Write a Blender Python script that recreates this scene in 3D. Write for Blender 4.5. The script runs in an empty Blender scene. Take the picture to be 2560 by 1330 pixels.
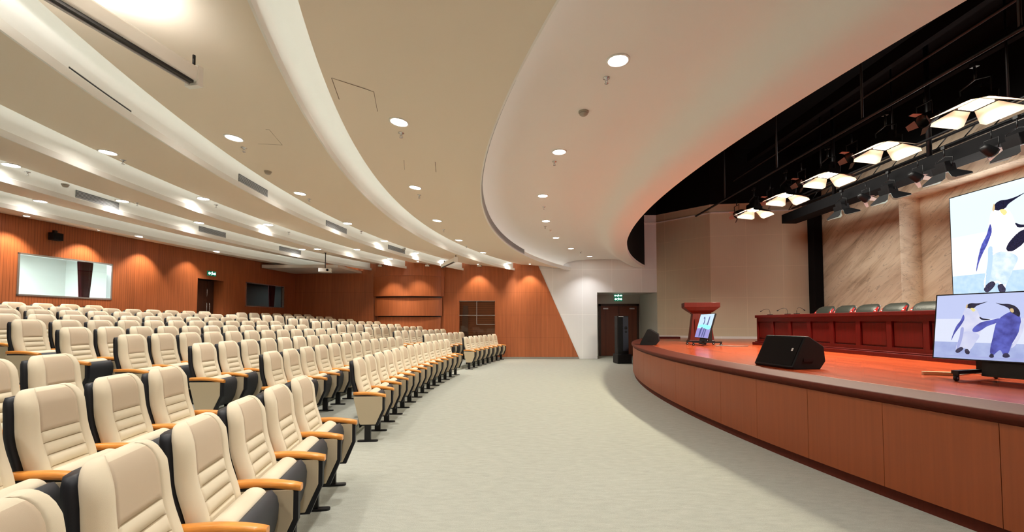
import bpy, bmesh, math, random
from mathutils import Vector, Matrix
random.seed(7)
C = bpy.context.scene.collection
PI = math.pi
# ------------------------------------------------------------------ camera
F = 1120.0; H = 1.5
PITCH = math.atan(0.04)
HOR = 806.0
PPY = HOR - F*math.tan(PITCH)
cam_d = bpy.data.cameras.new('camera'); cam = bpy.data.objects.new('camera', cam_d); C.objects.link(cam)
cam.location = (0, 0, H); cam.rotation_euler = (PI/2 + PITCH, 0, 0)
cam_d.sensor_width = 36; cam_d.lens = F/2560*36; cam_d.shift_y = (PPY-665)/2560; cam_d.clip_start = 0.05
bpy.context.scene.camera = cam
def ray(px, py):
    u = (px-1280)/F; v = (PPY-py)/F
    return Vector((u, math.cos(PITCH)-v*math.sin(PITCH), math.sin(PITCH)+v*math.cos(PITCH)))
def on_z(px, py, z):
    d = ray(px, py); return Vector((0,0,H)) + d*((z-H)/d.z)
def on_y(px, py, y):
    d = ray(px, py); return Vector((0,0,H)) + d*(y/d.y)
def on_x(px, py, x):
    d = ray(px, py); return Vector((0,0,H)) + d*(x/d.x)
def proj(p):
    x, y, z = p[0], p[1], p[2]-H
    f = y*math.cos(PITCH)+z*math.sin(PITCH); u = -y*math.sin(PITCH)+z*math.cos(PITCH)
    if f < 0.05: return None
    return (1280+F*x/f, PPY-F*u/f)

# ------------------------------------------------------------------ materials
MATS = {}
def lin(c):
    return tuple(((v/255)/12.92 if v/255 <= 0.04045 else ((v/255+0.055)/1.055)**2.4) for v in c)
def mat(name, col, rough=0.6, spec=0.4, metal=0.0, bump=0, bscale=80, var=0, vscale=4, stretch=(1,1,1), emit=None, es=0, coat=0, sheen=0):
    if name in MATS: return MATS[name]
    m = bpy.data.materials.new(name); m.use_nodes = True
    nt = m.node_tree; b = nt.nodes['Principled BSDF']
    c = lin(col)
    b.inputs['Base Color'].default_value = (*c, 1); b.inputs['Roughness'].default_value = rough
    b.inputs['Specular IOR Level'].default_value = spec; b.inputs['Metallic'].default_value = metal
    if coat: b.inputs['Coat Weight'].default_value = coat; b.inputs['Coat Roughness'].default_value = 0.08
    if sheen: b.inputs['Sheen Weight'].default_value = sheen
    if emit is not None:
        b.inputs['Emission Color'].default_value = (*lin(emit), 1); b.inputs['Emission Strength'].default_value = es
    if bump or var:
        tc = nt.nodes.new('ShaderNodeTexCoord'); mp = nt.nodes.new('ShaderNodeMapping')
        mp.inputs['Scale'].default_value = stretch
        nt.links.new(tc.outputs['Object'], mp.inputs['Vector'])
        if var:
            n = nt.nodes.new('ShaderNodeTexNoise'); n.inputs['Scale'].default_value = vscale; n.inputs['Detail'].default_value = 5
            nt.links.new(mp.outputs[0], n.inputs['Vector'])
            r = nt.nodes.new('ShaderNodeMapRange'); r.inputs[1].default_value = 0.3; r.inputs[2].default_value = 0.7
            r.inputs[3].default_value = 1-var; r.inputs[4].default_value = 1+var
            nt.links.new(n.outputs[0], r.inputs[0])
            mx = nt.nodes.new('ShaderNodeVectorMath'); mx.operation = 'SCALE'; mx.inputs[0].default_value = c
            nt.links.new(r.outputs[0], mx.inputs['Scale']); nt.links.new(mx.outputs[0], b.inputs['Base Color'])
        if bump:
            n2 = nt.nodes.new('ShaderNodeTexNoise'); n2.inputs['Scale'].default_value = bscale; n2.inputs['Detail'].default_value = 3
            nt.links.new(mp.outputs[0], n2.inputs['Vector'])
            bp = nt.nodes.new('ShaderNodeBump'); bp.inputs['Strength'].default_value = bump; bp.inputs['Distance'].default_value = 0.01
            nt.links.new(n2.outputs[0], bp.inputs['Height']); nt.links.new(bp.outputs[0], b.inputs['Normal'])
    MATS[name] = m
    return m
class N:
    """tiny node helper"""
    def __init__(s, m): s.nt = m.node_tree; s.b = s.nt.nodes['Principled BSDF']
    def new(s, t, **k):
        n = s.nt.nodes.new(t)
        for a, v in k.items(): setattr(n, a, v)
        return n
    def link(s, a, b): s.nt.links.new(a, b)
    def math(s, op, a, b=None):
        n = s.new('ShaderNodeMath', operation=op)
        for i, v in enumerate((a, b)):
            if v is None: continue
            if isinstance(v, (int, float)): n.inputs[i].default_value = v
            else: s.link(v, n.inputs[i])
        return n.outputs[0]
def wood_slat(name, col, axis='X', pitch=0.06, rough=0.38, board=None, dark=0.55, coat=0.0, grain=0.18, hseam=None):
    """wood with fine grooves repeating along one object axis, grain running vertically"""
    if name in MATS: return MATS[name]
    m = mat(name, col, rough, 0.45, coat=coat); h = N(m)
    tc = h.new('ShaderNodeTexCoord'); sp = h.new('ShaderNodeSeparateXYZ'); h.link(tc.outputs['Object'], sp.inputs[0])
    a = sp.outputs[axis]
    g = h.math('ABSOLUTE', h.math('SUBTRACT', h.math('FRACT', h.math('DIVIDE', a, pitch)), 0.5))
    groove = h.math('GREATER_THAN', g, 0.44)
    mp = h.new('ShaderNodeMapping'); h.link(tc.outputs['Object'], mp.inputs[0])
    sc = {'X': (22, 22, 0.6), 'Y': (22, 22, 0.6), 'Z': (0.6, 0.6, 22)}[axis]; mp.inputs['Scale'].default_value = sc
    n = h.new('ShaderNodeTexNoise'); n.inputs['Scale'].default_value = 1.6; n.inputs['Detail'].default_value = 6; h.link(mp.outputs[0], n.inputs['Vector'])
    if board:
        w = h.new('ShaderNodeTexWhiteNoise', noise_dimensions='1D'); h.link(h.math('FLOOR', h.math('DIVIDE', a, board)), w.inputs['W'])
        bv = h.math('MULTIPLY', h.math('SUBTRACT', w.outputs['Value'], 0.5), 0.14)
    else: bv = 0.0
    f = h.math('ADD', h.math('ADD', h.math('MULTIPLY', h.math('SUBTRACT', n.outputs[0], 0.5), grain*4), 1.0), bv)
    f = h.math('MULTIPLY', f, h.math('SUBTRACT', 1.0, h.math('MULTIPLY', groove, 1-dark)))
    if hseam:
        z0, pz = hseam
        gz = h.math('ABSOLUTE', h.math('SUBTRACT', h.math('FRACT', h.math('DIVIDE', h.math('SUBTRACT', sp.outputs['Z'], z0), pz)), 0.5))
        f = h.math('MULTIPLY', f, h.math('SUBTRACT', 1.0, h.math('MULTIPLY', h.math('GREATER_THAN', gz, 0.496), 0.45)))
    mx = h.new('ShaderNodeVectorMath', operation='SCALE'); mx.inputs[0].default_value = lin(col); h.link(f, mx.inputs['Scale'])
    h.link(mx.outputs[0], h.b.inputs['Base Color'])
    bp = h.new('ShaderNodeBump'); bp.inputs['Strength'].default_value = 0.35; bp.inputs['Distance'].default_value = 0.004
    h.link(h.math('SUBTRACT', 1.0, groove), bp.inputs['Height']); h.link(bp.outputs[0], h.b.inputs['Normal'])
    return m
def panel_wall(name, col, axis, px, pz, z0=0.0, x0=0.0, rough=0.7):
    """perforated acoustic panel wall with thin pale joints"""
    m = mat(name, col, rough, 0.25); h = N(m)
    tc = h.new('ShaderNodeTexCoord'); sp = h.new('ShaderNodeSeparateXYZ'); h.link(tc.outputs['Object'], sp.inputs[0])
    def line(s, o, p, w):
        return h.math('GREATER_THAN', h.math('ABSOLUTE', h.math('SUBTRACT', h.math('FRACT', h.math('DIVIDE', h.math('SUBTRACT', s, o), p)), 0.5)), 0.5-w/p/2)
    l = h.math('MAXIMUM', line(sp.outputs[axis], x0, px, 0.014), line(sp.outputs['Z'], z0, pz, 0.014))
    fine = h.math('MULTIPLY', h.math('SINE', h.math('MULTIPLY', sp.outputs[axis], 190)), 0.025)
    n = h.new('ShaderNodeTexNoise'); n.inputs['Scale'].default_value = 1.3; h.link(tc.outputs['Object'], n.inputs['Vector'])
    f = h.math('ADD', h.math('ADD', fine, 0.97), h.math('ADD', h.math('MULTIPLY', h.math('SUBTRACT', n.outputs[0], 0.5), 0.06), h.math('MULTIPLY', l, 0.16)))
    mx = h.new('ShaderNodeVectorMath', operation='SCALE'); mx.inputs[0].default_value = lin(col); h.link(f, mx.inputs['Scale'])
    h.link(mx.outputs[0], h.b.inputs['Base Color'])
    bp = h.new('ShaderNodeBump'); bp.inputs['Strength'].default_value = 0.3; bp.inputs['Distance'].default_value = 0.004
    h.link(h.math('SUBTRACT', 1.0, l), bp.inputs['Height']); h.link(bp.outputs[0], h.b.inputs['Normal'])
    return m

M_carpet = mat('carpet', (168,164,150), 0.95, 0.1, bump=0.6, bscale=260, var=0.10, vscale=2.2, stretch=(1,1,1))
def tune_carpet():
    h = N(M_carpet)
    tc = h.new('ShaderNodeTexCoord'); mp = h.new('ShaderNodeMapping'); mp.inputs['Scale'].default_value = (5,14,1); mp.inputs['Rotation'].default_value = (0,0,0.5)
    h.link(tc.outputs['Object'], mp.inputs[0])
    a = h.new('ShaderNodeTexNoise'); a.inputs['Scale'].default_value = 1.4; a.inputs['Detail'].default_value = 8; a.inputs['Roughness'].default_value = .7; h.link(mp.outputs[0], a.inputs['Vector'])
    b2 = h.new('ShaderNodeTexNoise'); b2.inputs['Scale'].default_value = 150; b2.inputs['Detail'].default_value = 3; h.link(tc.outputs['Object'], b2.inputs['Vector'])
    f = h.math('ADD', h.math('MULTIPLY', h.math('SUBTRACT', a.outputs[0], 0.5), 0.55), h.math('ADD', 1.0, h.math('MULTIPLY', h.math('SUBTRACT', b2.outputs[0], 0.5), 0.5)))
    mx = h.new('ShaderNodeVectorMath', operation='SCALE'); mx.inputs[0].default_value = lin((168,168,155)); h.link(f, mx.inputs['Scale'])
    h.link(mx.outputs[0], h.b.inputs['Base Color'])
tune_carpet()
M_cbeige = mat('ceiling_beige', (236,223,205), 0.8, 0.2, bump=0.08, bscale=300)
M_cwhite = mat('ceiling_white', (240,238,232), 0.75, 0.2)
M_black = mat('stage_black', (14,14,16), 0.85, 0.15)
M_blackm = mat('black_metal', (18,18,20), 0.45, 0.4)
M_chrome = mat('chrome', (205,205,208), 0.22, 0.5, metal=0.9)
M_alu = mat('aluminium', (190,192,195), 0.35, 0.5, metal=0.7)
M_fab = mat('seat_fabric', (222,208,180), 0.85, 0.2, bump=0.25, bscale=900, sheen=0.15)
M_fab2 = mat('seat_headrest_fabric', (215,195,168), 0.9, 0.15, bump=0.5, bscale=1400)
M_seam = mat('seat_stitching', (172,154,126), 0.9, 0.1)
M_shell = mat('seat_shell_black', (30,31,35), 0.5, 0.35, bump=0.1, bscale=600)
M_shellg = mat('seat_pan_grey', (48,50,54), 0.5, 0.4, bump=0.15, bscale=500)
M_armw = mat('arm_wood', (226,146,60), 0.32, 0.5, var=0.12, vscale=6, stretch=(2,30,30), coat=0.3)
M_side = mat('seat_side_fabric', (206,190,160), 0.9, 0.15, bump=0.3, bscale=900)
M_wallx = wood_slat('wood_wall_far', (176,99,58), 'X', 0.055, 0.40, board=0.62, hseam=(0.87,0.93*1))
M_wally = wood_slat('wood_wall_left', (176,99,58), 'Y', 0.055, 0.40, board=0.62)
M_bay = wood_slat('wood_bay', (176,99,58), 'X', 0.055, 0.40, board=0.62)
M_niche = wood_slat('wood_niche', (200,108,66), 'Z', 0.09, 0.35)
M_doorw = wood_slat('door_wood', (104,48,24), 'X', 0.6, 0.35, dark=0.8)
M_doord = wood_slat('door_dark', (58,32,20), 'Y', 0.6, 0.35, dark=0.8)
M_wallw = panel_wall('white_panels', (240,240,240), 'X', 1.22, 1.86, z0=-0.03, x0=2.9)
M_wallc = panel_wall('cream_panels', (214,203,180), 'X', 1.24, 1.16, z0=0.1, x0=7.47)
M_front = wood_slat('stage_front_wood', (148,74,36), 'X', 3.0, 0.42, dark=1.0, grain=0.10)
M_nose = wood_slat('stage_nosing_wood', (92,38,25), 'X', 3.0, 0.6, dark=1.0, grain=0.12)
M_nose.node_tree.nodes['Principled BSDF'].inputs['Specular IOR Level'].default_value = .15
M_deck = wood_slat('stage_deck_wood', (178,70,34), 'X', 0.11, 0.26, dark=0.6, coat=0.2, grain=0.0)
def tune_deck():
    h = N(M_deck)
    tc = h.new('ShaderNodeTexCoord'); mp = h.new('ShaderNodeMapping'); mp.inputs['Scale'].default_value = (30,0.9,1); h.link(tc.outputs['Object'], mp.inputs[0])
    n = h.new('ShaderNodeTexNoise'); n.inputs['Scale'].default_value = 1.0; n.inputs['Detail'].default_value = 6; h.link(mp.outputs[0], n.inputs['Vector'])
    sp = h.new('ShaderNodeSeparateXYZ'); h.link(tc.outputs['Object'], sp.inputs[0])
    w = h.new('ShaderNodeTexWhiteNoise', noise_dimensions='2D')
    cx = h.math('FLOOR', h.math('DIVIDE', sp.outputs['X'], 0.11))
    yy = h.math('FLOOR', h.math('ADD', h.math('DIVIDE', sp.outputs['Y'], 1.1), h.math('MULTIPLY', cx, 0.37)))
    cb = h.new('ShaderNodeCombineXYZ'); h.link(cx, cb.inputs[0]); h.link(yy, cb.inputs[1]); h.link(cb.outputs[0], w.inputs['Vector'])
    f = h.math('ADD', h.math('ADD', 0.78, h.math('MULTIPLY', w.outputs['Value'], 0.34)), h.math('MULTIPLY', h.math('SUBTRACT', n.outputs[0], 0.5), 0.9))
    g = h.math('GREATER_THAN', h.math('ABSOLUTE', h.math('SUBTRACT', h.math('FRACT', h.math('DIVIDE', sp.outputs['X'], 0.11)), 0.5)), 0.47)
    f = h.math('MULTIPLY', f, h.math('SUBTRACT', 1.0, h.math('MULTIPLY', g, 0.4)))
    mx = h.new('ShaderNodeVectorMath', operation='SCALE'); mx.inputs[0].default_value = lin((186,74,36)); h.link(f, mx.inputs['Scale'])
    h.link(mx.outputs[0], h.b.inputs['Base Color'])
tune_deck()
M_table = mat('mahogany', (76,9,7), 0.38, 0.28, var=0.2, vscale=3, stretch=(20,20,1), coat=0.05)
M_lect = mat('lectern_wood', (100,27,17), 0.38, 0.3, var=0.15, vscale=3, stretch=(12,12,1), coat=0.05)
M_leather = mat('chair_leather', (40,42,38), 0.42, 0.5, bump=0.3, bscale=35)
M_redtrim = mat('chair_red_wood', (150,24,22), 0.2, 0.5, coat=0.5)
M_spk = mat('speaker_black', (16,17,20), 0.55, 0.3, bump=0.4, bscale=500)
M_spkg = mat('speaker_grille', (13,13,15), 0.7, 0.3, bump=0.8, bscale=700)
M_spkb = mat('speaker_blue_black', (26,32,48), 0.5, 0.4)
M_wlogo = mat('white_print', (235,235,235), 0.5)
M_tan = mat('detector_plastic', (170,160,146), 0.5)
M_vent = mat('vent_grey', (170,172,174), 0.5)
M_ventd = mat('vent_dark', (84,86,88), 0.8)
M_curt = mat('curtain_burgundy', (74,18,26), 0.9, 0.1)
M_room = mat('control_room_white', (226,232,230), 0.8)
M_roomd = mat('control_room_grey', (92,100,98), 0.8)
M_base = mat('steel_skirting', (176,174,170), 0.25, 0.5, metal=0.8)
M_cable = mat('cable_grey', (120,118,112), 0.6)
M_green = mat('exit_green', (10,70,48), 0.5, emit=(20,110,80), es=0.6)
M_exitw = mat('exit_white', (210,255,235), 0.5, emit=(205,255,235), es=6)
M_led = mat('led_white', (255,252,245), 0.5, emit=(255,250,240), es=30)
M_cove = mat('cove_led', (255,252,240), 0.5, emit=(252,255,248), es=5)
M_cove2 = mat('cove_led_soft', (255,252,240), 0.5, emit=(252,253,250), es=1.8)
M_lampw = mat('stage_lamp_warm', (255,240,200), 0.5, emit=(255,244,204), es=45)
M_flap = mat('barn_door_white', (226,228,220), 0.7)
M_flapb = mat('barn_door_teal', (180,214,206), 0.6)
M_hatch = mat('hatch_gap', (120,100,80), 0.9)
def glass_mat():
    m = bpy.data.materials.new('window_glass'); m.use_nodes = True; nt = m.node_tree
    for n in list(nt.nodes): nt.nodes.remove(n)
    o = nt.nodes.new('ShaderNodeOutputMaterial'); mx = nt.nodes.new('ShaderNodeMixShader'); t = nt.nodes.new('ShaderNodeBsdfTransparent')
    g = nt.nodes.new('ShaderNodeBsdfGlossy'); g.inputs['Roughness'].default_value = 0.02
    t.inputs[0].default_value = (0.86,0.93,0.91,1)
    f = nt.nodes.new('ShaderNodeFresnel'); f.inputs[0].default_value = 1.6
    nt.links.new(f.outputs[0], mx.inputs[0]); nt.links.new(t.outputs[0], mx.inputs[1]); nt.links.new(g.outputs[0], mx.inputs[2]); nt.links.new(mx.outputs[0], o.inputs[0])
    return m
M_glass = glass_mat()
def marble():
    m = mat('marble', (200,178,146), 0.35, 0.4); h = N(m)
    tc = h.new('ShaderNodeTexCoord'); mp = h.new('ShaderNodeMapping'); mp.inputs['Scale'].default_value = (1,0.30,2.4)
    m0 = h.new('ShaderNodeMapping'); m0.inputs['Rotation'].default_value = (math.radians(35),0,0)
    h.link(tc.outputs['Object'], m0.inputs[0]); h.link(m0.outputs[0], mp.inputs[0])
    n = h.new('ShaderNodeTexNoise'); n.inputs['Scale'].default_value = 1.5; n.inputs['Detail'].default_value = 9; n.inputs['Roughness'].default_value = .62; n.inputs['Distortion'].default_value = .7
    h.link(mp.outputs[0], n.inputs['Vector'])
    cr = h.new('ShaderNodeValToRGB'); e = cr.color_ramp.elements
    e[0].position = .30; e[0].color = (*lin((176,156,132)),1); e[1].position = .56; e[1].color = (*lin((228,214,190)),1)
    k = cr.color_ramp.elements.new(.42); k.color = (*lin((210,192,166)),1)
    h.link(n.outputs[0], cr.inputs[0])
    v = h.new('ShaderNodeTexNoise'); v.inputs['Scale'].default_value = 2.3; v.inputs['Detail'].default_value = 4; v.inputs['Distortion'].default_value = 1.2; h.link(mp.outputs[0], v.inputs['Vector'])
    vein = h.math('LESS_THAN', h.math('ABSOLUTE', h.math('SUBTRACT', v.outputs[0], 0.5)), 0.008)
    mx = h.new('ShaderNodeVectorMath', operation='SCALE'); h.link(cr.outputs[0], mx.inputs[0]); h.link(h.math('SUBTRACT', 1.0, h.math('MULTIPLY', vein, 0.3)), mx.inputs['Scale'])
    h.link(mx.outputs[0], h.b.inputs['Base Color'])
    return m
M_marble = marble()

# ------------------------------------------------------------------ mesh helpers
class MB:
    def __init__(s): s.v = []; s.f = []; s.mi = []; s.sm = []; s.mats = []
    def _m(s, m):
        if m not in s.mats: s.mats.append(m)
        return s.mats.index(m)
    def add(s, vs, fs, m, smooth=False):
        o = len(s.v); s.v += [tuple(v) for v in vs]; k = s._m(m)
        for f in fs: s.f.append(tuple(i+o for i in f)); s.mi.append(k); s.sm.append(smooth)
        return s
    def box(s, a, b, m, M=None):
        x0,y0,z0 = a; x1,y1,z1 = b
        vs = [Vector(p) for p in ((x0,y0,z0),(x1,y0,z0),(x1,y1,z0),(x0,y1,z0),(x0,y0,z1),(x1,y0,z1),(x1,y1,z1),(x0,y1,z1))]
        if M: vs = [M @ v for v in vs]
        return s.add(vs, [(0,3,2,1),(4,5,6,7),(0,1,5,4),(1,2,6,5),(2,3,7,6),(3,0,4,7)], m)
    def rbox(s, a, b, r, m, axis=2, M=None, n=4):
        """box with corners rounded about one axis"""
        ax = [i for i in range(3) if i != axis]
        pts = []
        for cx, cy, a0 in ((b[ax[0]]-r, b[ax[1]]-r, 0), (a[ax[0]]+r, b[ax[1]]-r, PI/2), (a[ax[0]]+r, a[ax[1]]+r, PI), (b[ax[0]]-r, a[ax[1]]+r, 1.5*PI)):
            for i in range(n+1):
                t = a0+PI/2*i/n; pts.append((cx+r*math.cos(t), cy+r*math.sin(t)))
        return s.prism(pts, a[axis], b[axis], m, axis, M)
    def prism(s, pts, lo, hi, m, axis=2, M=None, smooth=False):
        ax = [i for i in range(3) if i != axis]; vs = []
        for h in (lo, hi):
            for p in pts:
                q = [0,0,0]; q[ax[0]] = p[0]; q[ax[1]] = p[1]; q[axis] = h; q = Vector(q)
                vs.append(M @ q if M else q)
        n = len(pts); fs = [tuple(range(n))[::-1], tuple(range(n, 2*n))]
        s.add(vs, fs, m); o = len(s.v)-2*n; k = s._m(m)
        for i in range(n):
            j = (i+1) % n; s.f.append((o+i, o+j, o+n+j, o+n+i)); s.mi.append(k); s.sm.append(smooth)
        return s
    def loft(s, rings, m, cap=True, smooth=True, closed=True):
        n = len(rings[0]); vs = [p for r in rings for p in r]; fs = []
        for i in range(len(rings)-1):
            for j in range(n if closed else n-1):
                k = (j+1) % n; fs.append((i*n+j, i*n+k, (i+1)*n+k, (i+1)*n+j))
        s.add(vs, fs, m, smooth)
        if cap:
            o = len(s.v)-len(vs); k = s._m(m)
            s.f.append(tuple(o+j for j in range(n))[::-1]); s.mi.append(k); s.sm.append(False)
            s.f.append(tuple(o+(len(rings)-1)*n+j for j in range(n))); s.mi.append(k); s.sm.append(False)
        return s
    def tube(s, pts, r, m, n=8):
        pts = [Vector(p) for p in pts]; rings = []
        for i, p in enumerate(pts):
            d = (pts[min(i+1, len(pts)-1)]-pts[max(i-1, 0)]).normalized()
            u = d.cross(Vector((0,0,1)) if abs(d.z) < 0.9 else Vector((1,0,0))).normalized(); w = d.cross(u)
            rr = r[i] if isinstance(r, (list, tuple)) else r
            rings.append([p+u*rr*math.cos(2*PI*j/n)+w*rr*math.sin(2*PI*j/n) for j in range(n)])
        return s.loft(rings, m)
    def lathe(s, prof, m, n=20, M=None):
        rings = []
        for r, z in prof:
            ring = [Vector((r*math.cos(2*PI*j/n), r*math.sin(2*PI*j/n), z)) for j in range(n)]
            rings.append([M @ p for p in ring] if M else ring)
        return s.loft(rings, m)
    def build(s, name, parent=None, recalc=True, bevel=0):
        me = bpy.data.meshes.new(name); me.from_pydata(s.v, [], s.f)
        for m in s.mats: me.materials.append(m)
        for i, p in enumerate(me.polygons): p.material_index = s.mi[i]; p.use_smooth = s.sm[i]
        if recalc:
            b = bmesh.new(); b.from_mesh(me); bmesh.ops.recalc_face_normals(b, faces=b.faces); b.to_mesh(me); b.free()
        o = bpy.data.objects.new(name, me); C.objects.link(o)
        if parent: o.parent = parent
        if bevel:
            bv = o.modifiers.new('bevel', 'BEVEL'); bv.width = bevel; bv.segments = 2; bv.limit_method = 'ANGLE'
        return o
def thing(name, label, cat, loc=(0,0,0), rz=0, group=None):
    o = bpy.data.objects.new(name, None); C.objects.link(o); o.location = loc; o.rotation_euler = (0,0,rz); o.empty_display_size = 0.1
    return tag(o, label, cat, group)
def tag(o, label, cat, group=None):
    o['label'] = label; o['category'] = cat
    if group: o['group'] = group
    return o
def struct(o): o['kind'] = 'structure'; return o
def copy_tree(o, parent=None):
    c = o.copy(); C.objects.link(c)
    if parent: c.parent = parent
    for ch in list(o.children): copy_tree(ch, c)
    return c
ORD = ['first','second','third','fourth','fifth','sixth','seventh','eighth','ninth','tenth','eleventh','twelfth','thirteenth','fourteenth','fifteenth']

# ------------------------------------------------------------------ plan geometry
YF = 18.4; YN = -2.0
AC = (31.2, 8.4)                   # centre of the seat rows
CC = (17.75, 8.43)                 # centre of the ceiling bands
SC = (24.85, 7.7)                  # centre of the stage edge
def arcx(c, r, y): return c[0]-math.sqrt(max(r*r-(y-c[1])**2, 0))
def wallx(y): return -8.95-0.15*(YF-y)
YS = [YN+(YF-YN)*i/72 for i in range(73)]
def sweep(mb, prof, m, ys=YS, smooth=True):
    """prof: list of (xfun, z); swept along Y"""
    rings = [[Vector((fx(y), y, z)) for fx, z in prof] for y in ys]
    return mb.loft(rings, m, cap=False, smooth=smooth, closed=False)

# ---- floor with terraces
RD = [0, 1.05, 1.92, 2.79, 3.66, 4.5, 5.35, 6.2, 7.05, 7.9]
RZ = [0, .10, .21, .32, .41, .51, .60, .70, .79, .88]
R0 = 33.0
mb = MB()
S_back = 0.33
def fl(r): return lambda y: max(arcx(AC, r, y), wallx(y)-0.25)
prof = [(lambda y: 12.0, 0.0)]
for k in range(1, 10):
    r = R0+RD[k-1]+S_back+0.06
    prof += [(fl(r), RZ[k-1]), (fl(r+0.001), RZ[k])]
prof += [(lambda y: wallx(y)-0.3, RZ[9])]
sweep(mb, prof, M_carpet, smooth=False)
mb.add([(3.4,YF,0),(6.1,YF,0),(6.1,20.6,0),(3.4,20.6,0)], [(0,1,2,3)], M_carpet)
struct(mb.build('floor'))

# ---- ceiling
L0 = 3.64
RAD = [18.29, 20.26, 22.12, 23.86, 25.56, 27.25]
GAP = 0.25
BACKZ = 3.88
mbb = MB(); mbw = MB()
def cx(r): return lambda y: max(arcx(CC, r, y), wallx(y)-0.25)
for i, r in enumerate(RAD):
    rn = RAD[i+1]-GAP if i+1 < len(RAD) else 30.0
    # beige underside tilting up towards the back
    n = 5
    sweep(mbb, [(cx(r+0.012+(rn-r)*t/n), L0+(BACKZ-L0)*(1-(1-t/n)**1.6) if i+1 < len(RAD) else L0+0.05*t) for t in range(n+1)], M_cbeige)
    if i+1 < len(RAD):
        q = RAD[i+1]
        sweep(mbw, [(cx(rn), BACKZ), (cx(rn+.004), BACKZ+.035), (cx(rn-.20), BACKZ+.035), (cx(rn-.22), 4.12), (cx(q-.12), 4.12), (cx(q-.03), 4.10), (cx(q+.03), 4.05), (cx(q+.055), 3.98), (cx(q+.06), 3.90), (cx(q+.06), 3.745), (cx(q+.05), 3.735), (cx(q+.008), 3.735)], M_cwhite)
        sweep(mbw, [(cx(q+.008), 3.735), (cx(q), 3.725), (cx(q), L0), (cx(q+0.02), L0)], M_cwhite, smooth=False)
r = RAD[0]
sweep(mbw, [(cx(r+0.03), 3.70), (cx(r+0.02), 3.765), (cx(r+.003), 3.765), (cx(r), 3.755), (cx(r), L0), (cx(r+0.02), L0)], M_cwhite, smooth=False)
# white vault between the first band and the stage opening
def mixx(t):
    def f(y):
        a = arcx(CC, RAD[0]-1.1, y); b = arcx(SC, 22.15, y)-1.30
        return a*(1-t)+b*t
    return f
pv = [(cx(RAD[0]+0.03), 3.70), (cx(RAD[0]+0.24), 3.70), (cx(RAD[0]+0.27), 3.80), (cx(RAD[0]+0.22), 3.90), (cx(RAD[0]+0.08), 3.98), (cx(RAD[0]-0.2), 4.05), (cx(RAD[0]-0.6), 4.09), (cx(RAD[0]-1.1), 4.10), (mixx(0.5), 4.10), (mixx(1.0), 4.10)]
sweep(mbw, pv, M_cwhite)
def sx(d): return lambda y: arcx(SC, 22.15, y)+d
E_Z = 3.76
pb = [(sx(-1.30), 4.10), (sx(-1.12), 4.095), (sx(-0.95), 4.07), (sx(-0.80), 4.02), (sx(-0.68), 3.94), (sx(-0.58), 3.85), (sx(-0.46), 3.79), (sx(-0.30), 3.765), (sx(0), E_Z)]
sweep(mbw, pb, M_cwhite)
sweep(mbw, [(sx(0), E_Z), (sx(0.015), E_Z+0.10)], M_cwhite)
ceil_b = struct(mbb.build('ceiling', recalc=False)); ceil_w = struct(mbw.build('ceiling', recalc=False))
mb = MB()
sweep(mb, [(sx(0.016), E_Z+0.10), (sx(0.016), 8.0)], M_black)
sweep(mb, [(sx(0.016), 8.0), (lambda y: 12.6, 8.0)], M_black)
struct(mb.build('ceiling', recalc=False))

# cove light strips
for i in range(0, 6):
    r = RAD[i]
    qs = ((-.40,3.918),(-.36,3.918),(-.36,3.93),(-.40,3.93)) if i else ((.12,3.702),(.17,3.702),(.17,3.712),(.12,3.712))
    mb = MB()
    ys = [y for y in YS if arcx(CC, r, y) > wallx(y)+0.2]
    rings = [[Vector((arcx(CC, r+q, y), y, z)) for q, z in qs] for y in ys]
    mb.loft(rings, M_cove if i else M_cove2)
    tag(mb.build('cove_light_strip'), 'white light strip above the lip of the %s ceiling step from stage' % ORD[i], 'light strip', 'cove lights in the ceiling steps')

# ---- walls
def quad_wall(name, pts, m, th=(0,0,0)):
    mb = MB(); mb.add(pts, [tuple(range(len(pts)))], m); return struct(mb.build(name, recalc=False))
# far wood wall with openings: niche (x -2.16..-0.69, z .9..2.39)
ZT = 4.3
nx0, nx1, nz0, nz1 = -2.18, -0.69, 0.25, 2.39
dtop = on_y(1349, 672, YF); dbot = on_y(1448, 896, YF)
def dx_at(z): return dbot.x+(dtop.x-dbot.x)*(z-dbot.z)/(dtop.z-dbot.z)
mb = MB(); W = M_wallx; x0 = wallx(YF)-0.3
def wq(ax, bx, az, bz): mb.add([(ax,YF,az),(bx,YF,az),(bx,YF,bz),(ax,YF,bz)], [(0,1,2,3)], W)
wq(x0, nx0, 0, ZT); wq(nx0, nx1, nz1, ZT); wq(nx0, nx1, 0, nz0)
mb.add([(nx1,YF,0),(dx_at(0),YF,0),(dx_at(ZT),YF,ZT),(nx1,YF,ZT)], [(0,1,2,3)], W)
# diagonal edge reveal
mb.add([(dx_at(0),YF,0),(dx_at(0)+.0,YF+.06,0),(dx_at(ZT),YF+.06,ZT),(dx_at(ZT),YF,ZT)], [(0,1,2,3)], M_doord)
# niche interior
for p in (((nx0,YF,nz0),(nx0,YF+.22,nz0),(nx0,YF+.22,nz1),(nx0,YF,nz1)), ((nx1,YF,nz0),(nx1,YF+.22,nz0),(nx1,YF+.22,nz1),(nx1,YF,nz1)),
          ((nx0,YF,nz1),(nx1,YF,nz1),(nx1,YF+.22,nz1),(nx0,YF+.22,nz1)), ((nx0,YF,nz0),(nx1,YF,nz0),(nx1,YF+.22,nz0),(nx0,YF+.22,nz0)),
          ((nx0,YF+.22,nz0),(nx1,YF+.22,nz0),(nx1,YF+.22,nz1),(nx0,YF+.22,nz1))):
    mb.add(p, [(0,1,2,3)], M_niche)
struct(mb.build('wall_far', recalc=False))
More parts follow.
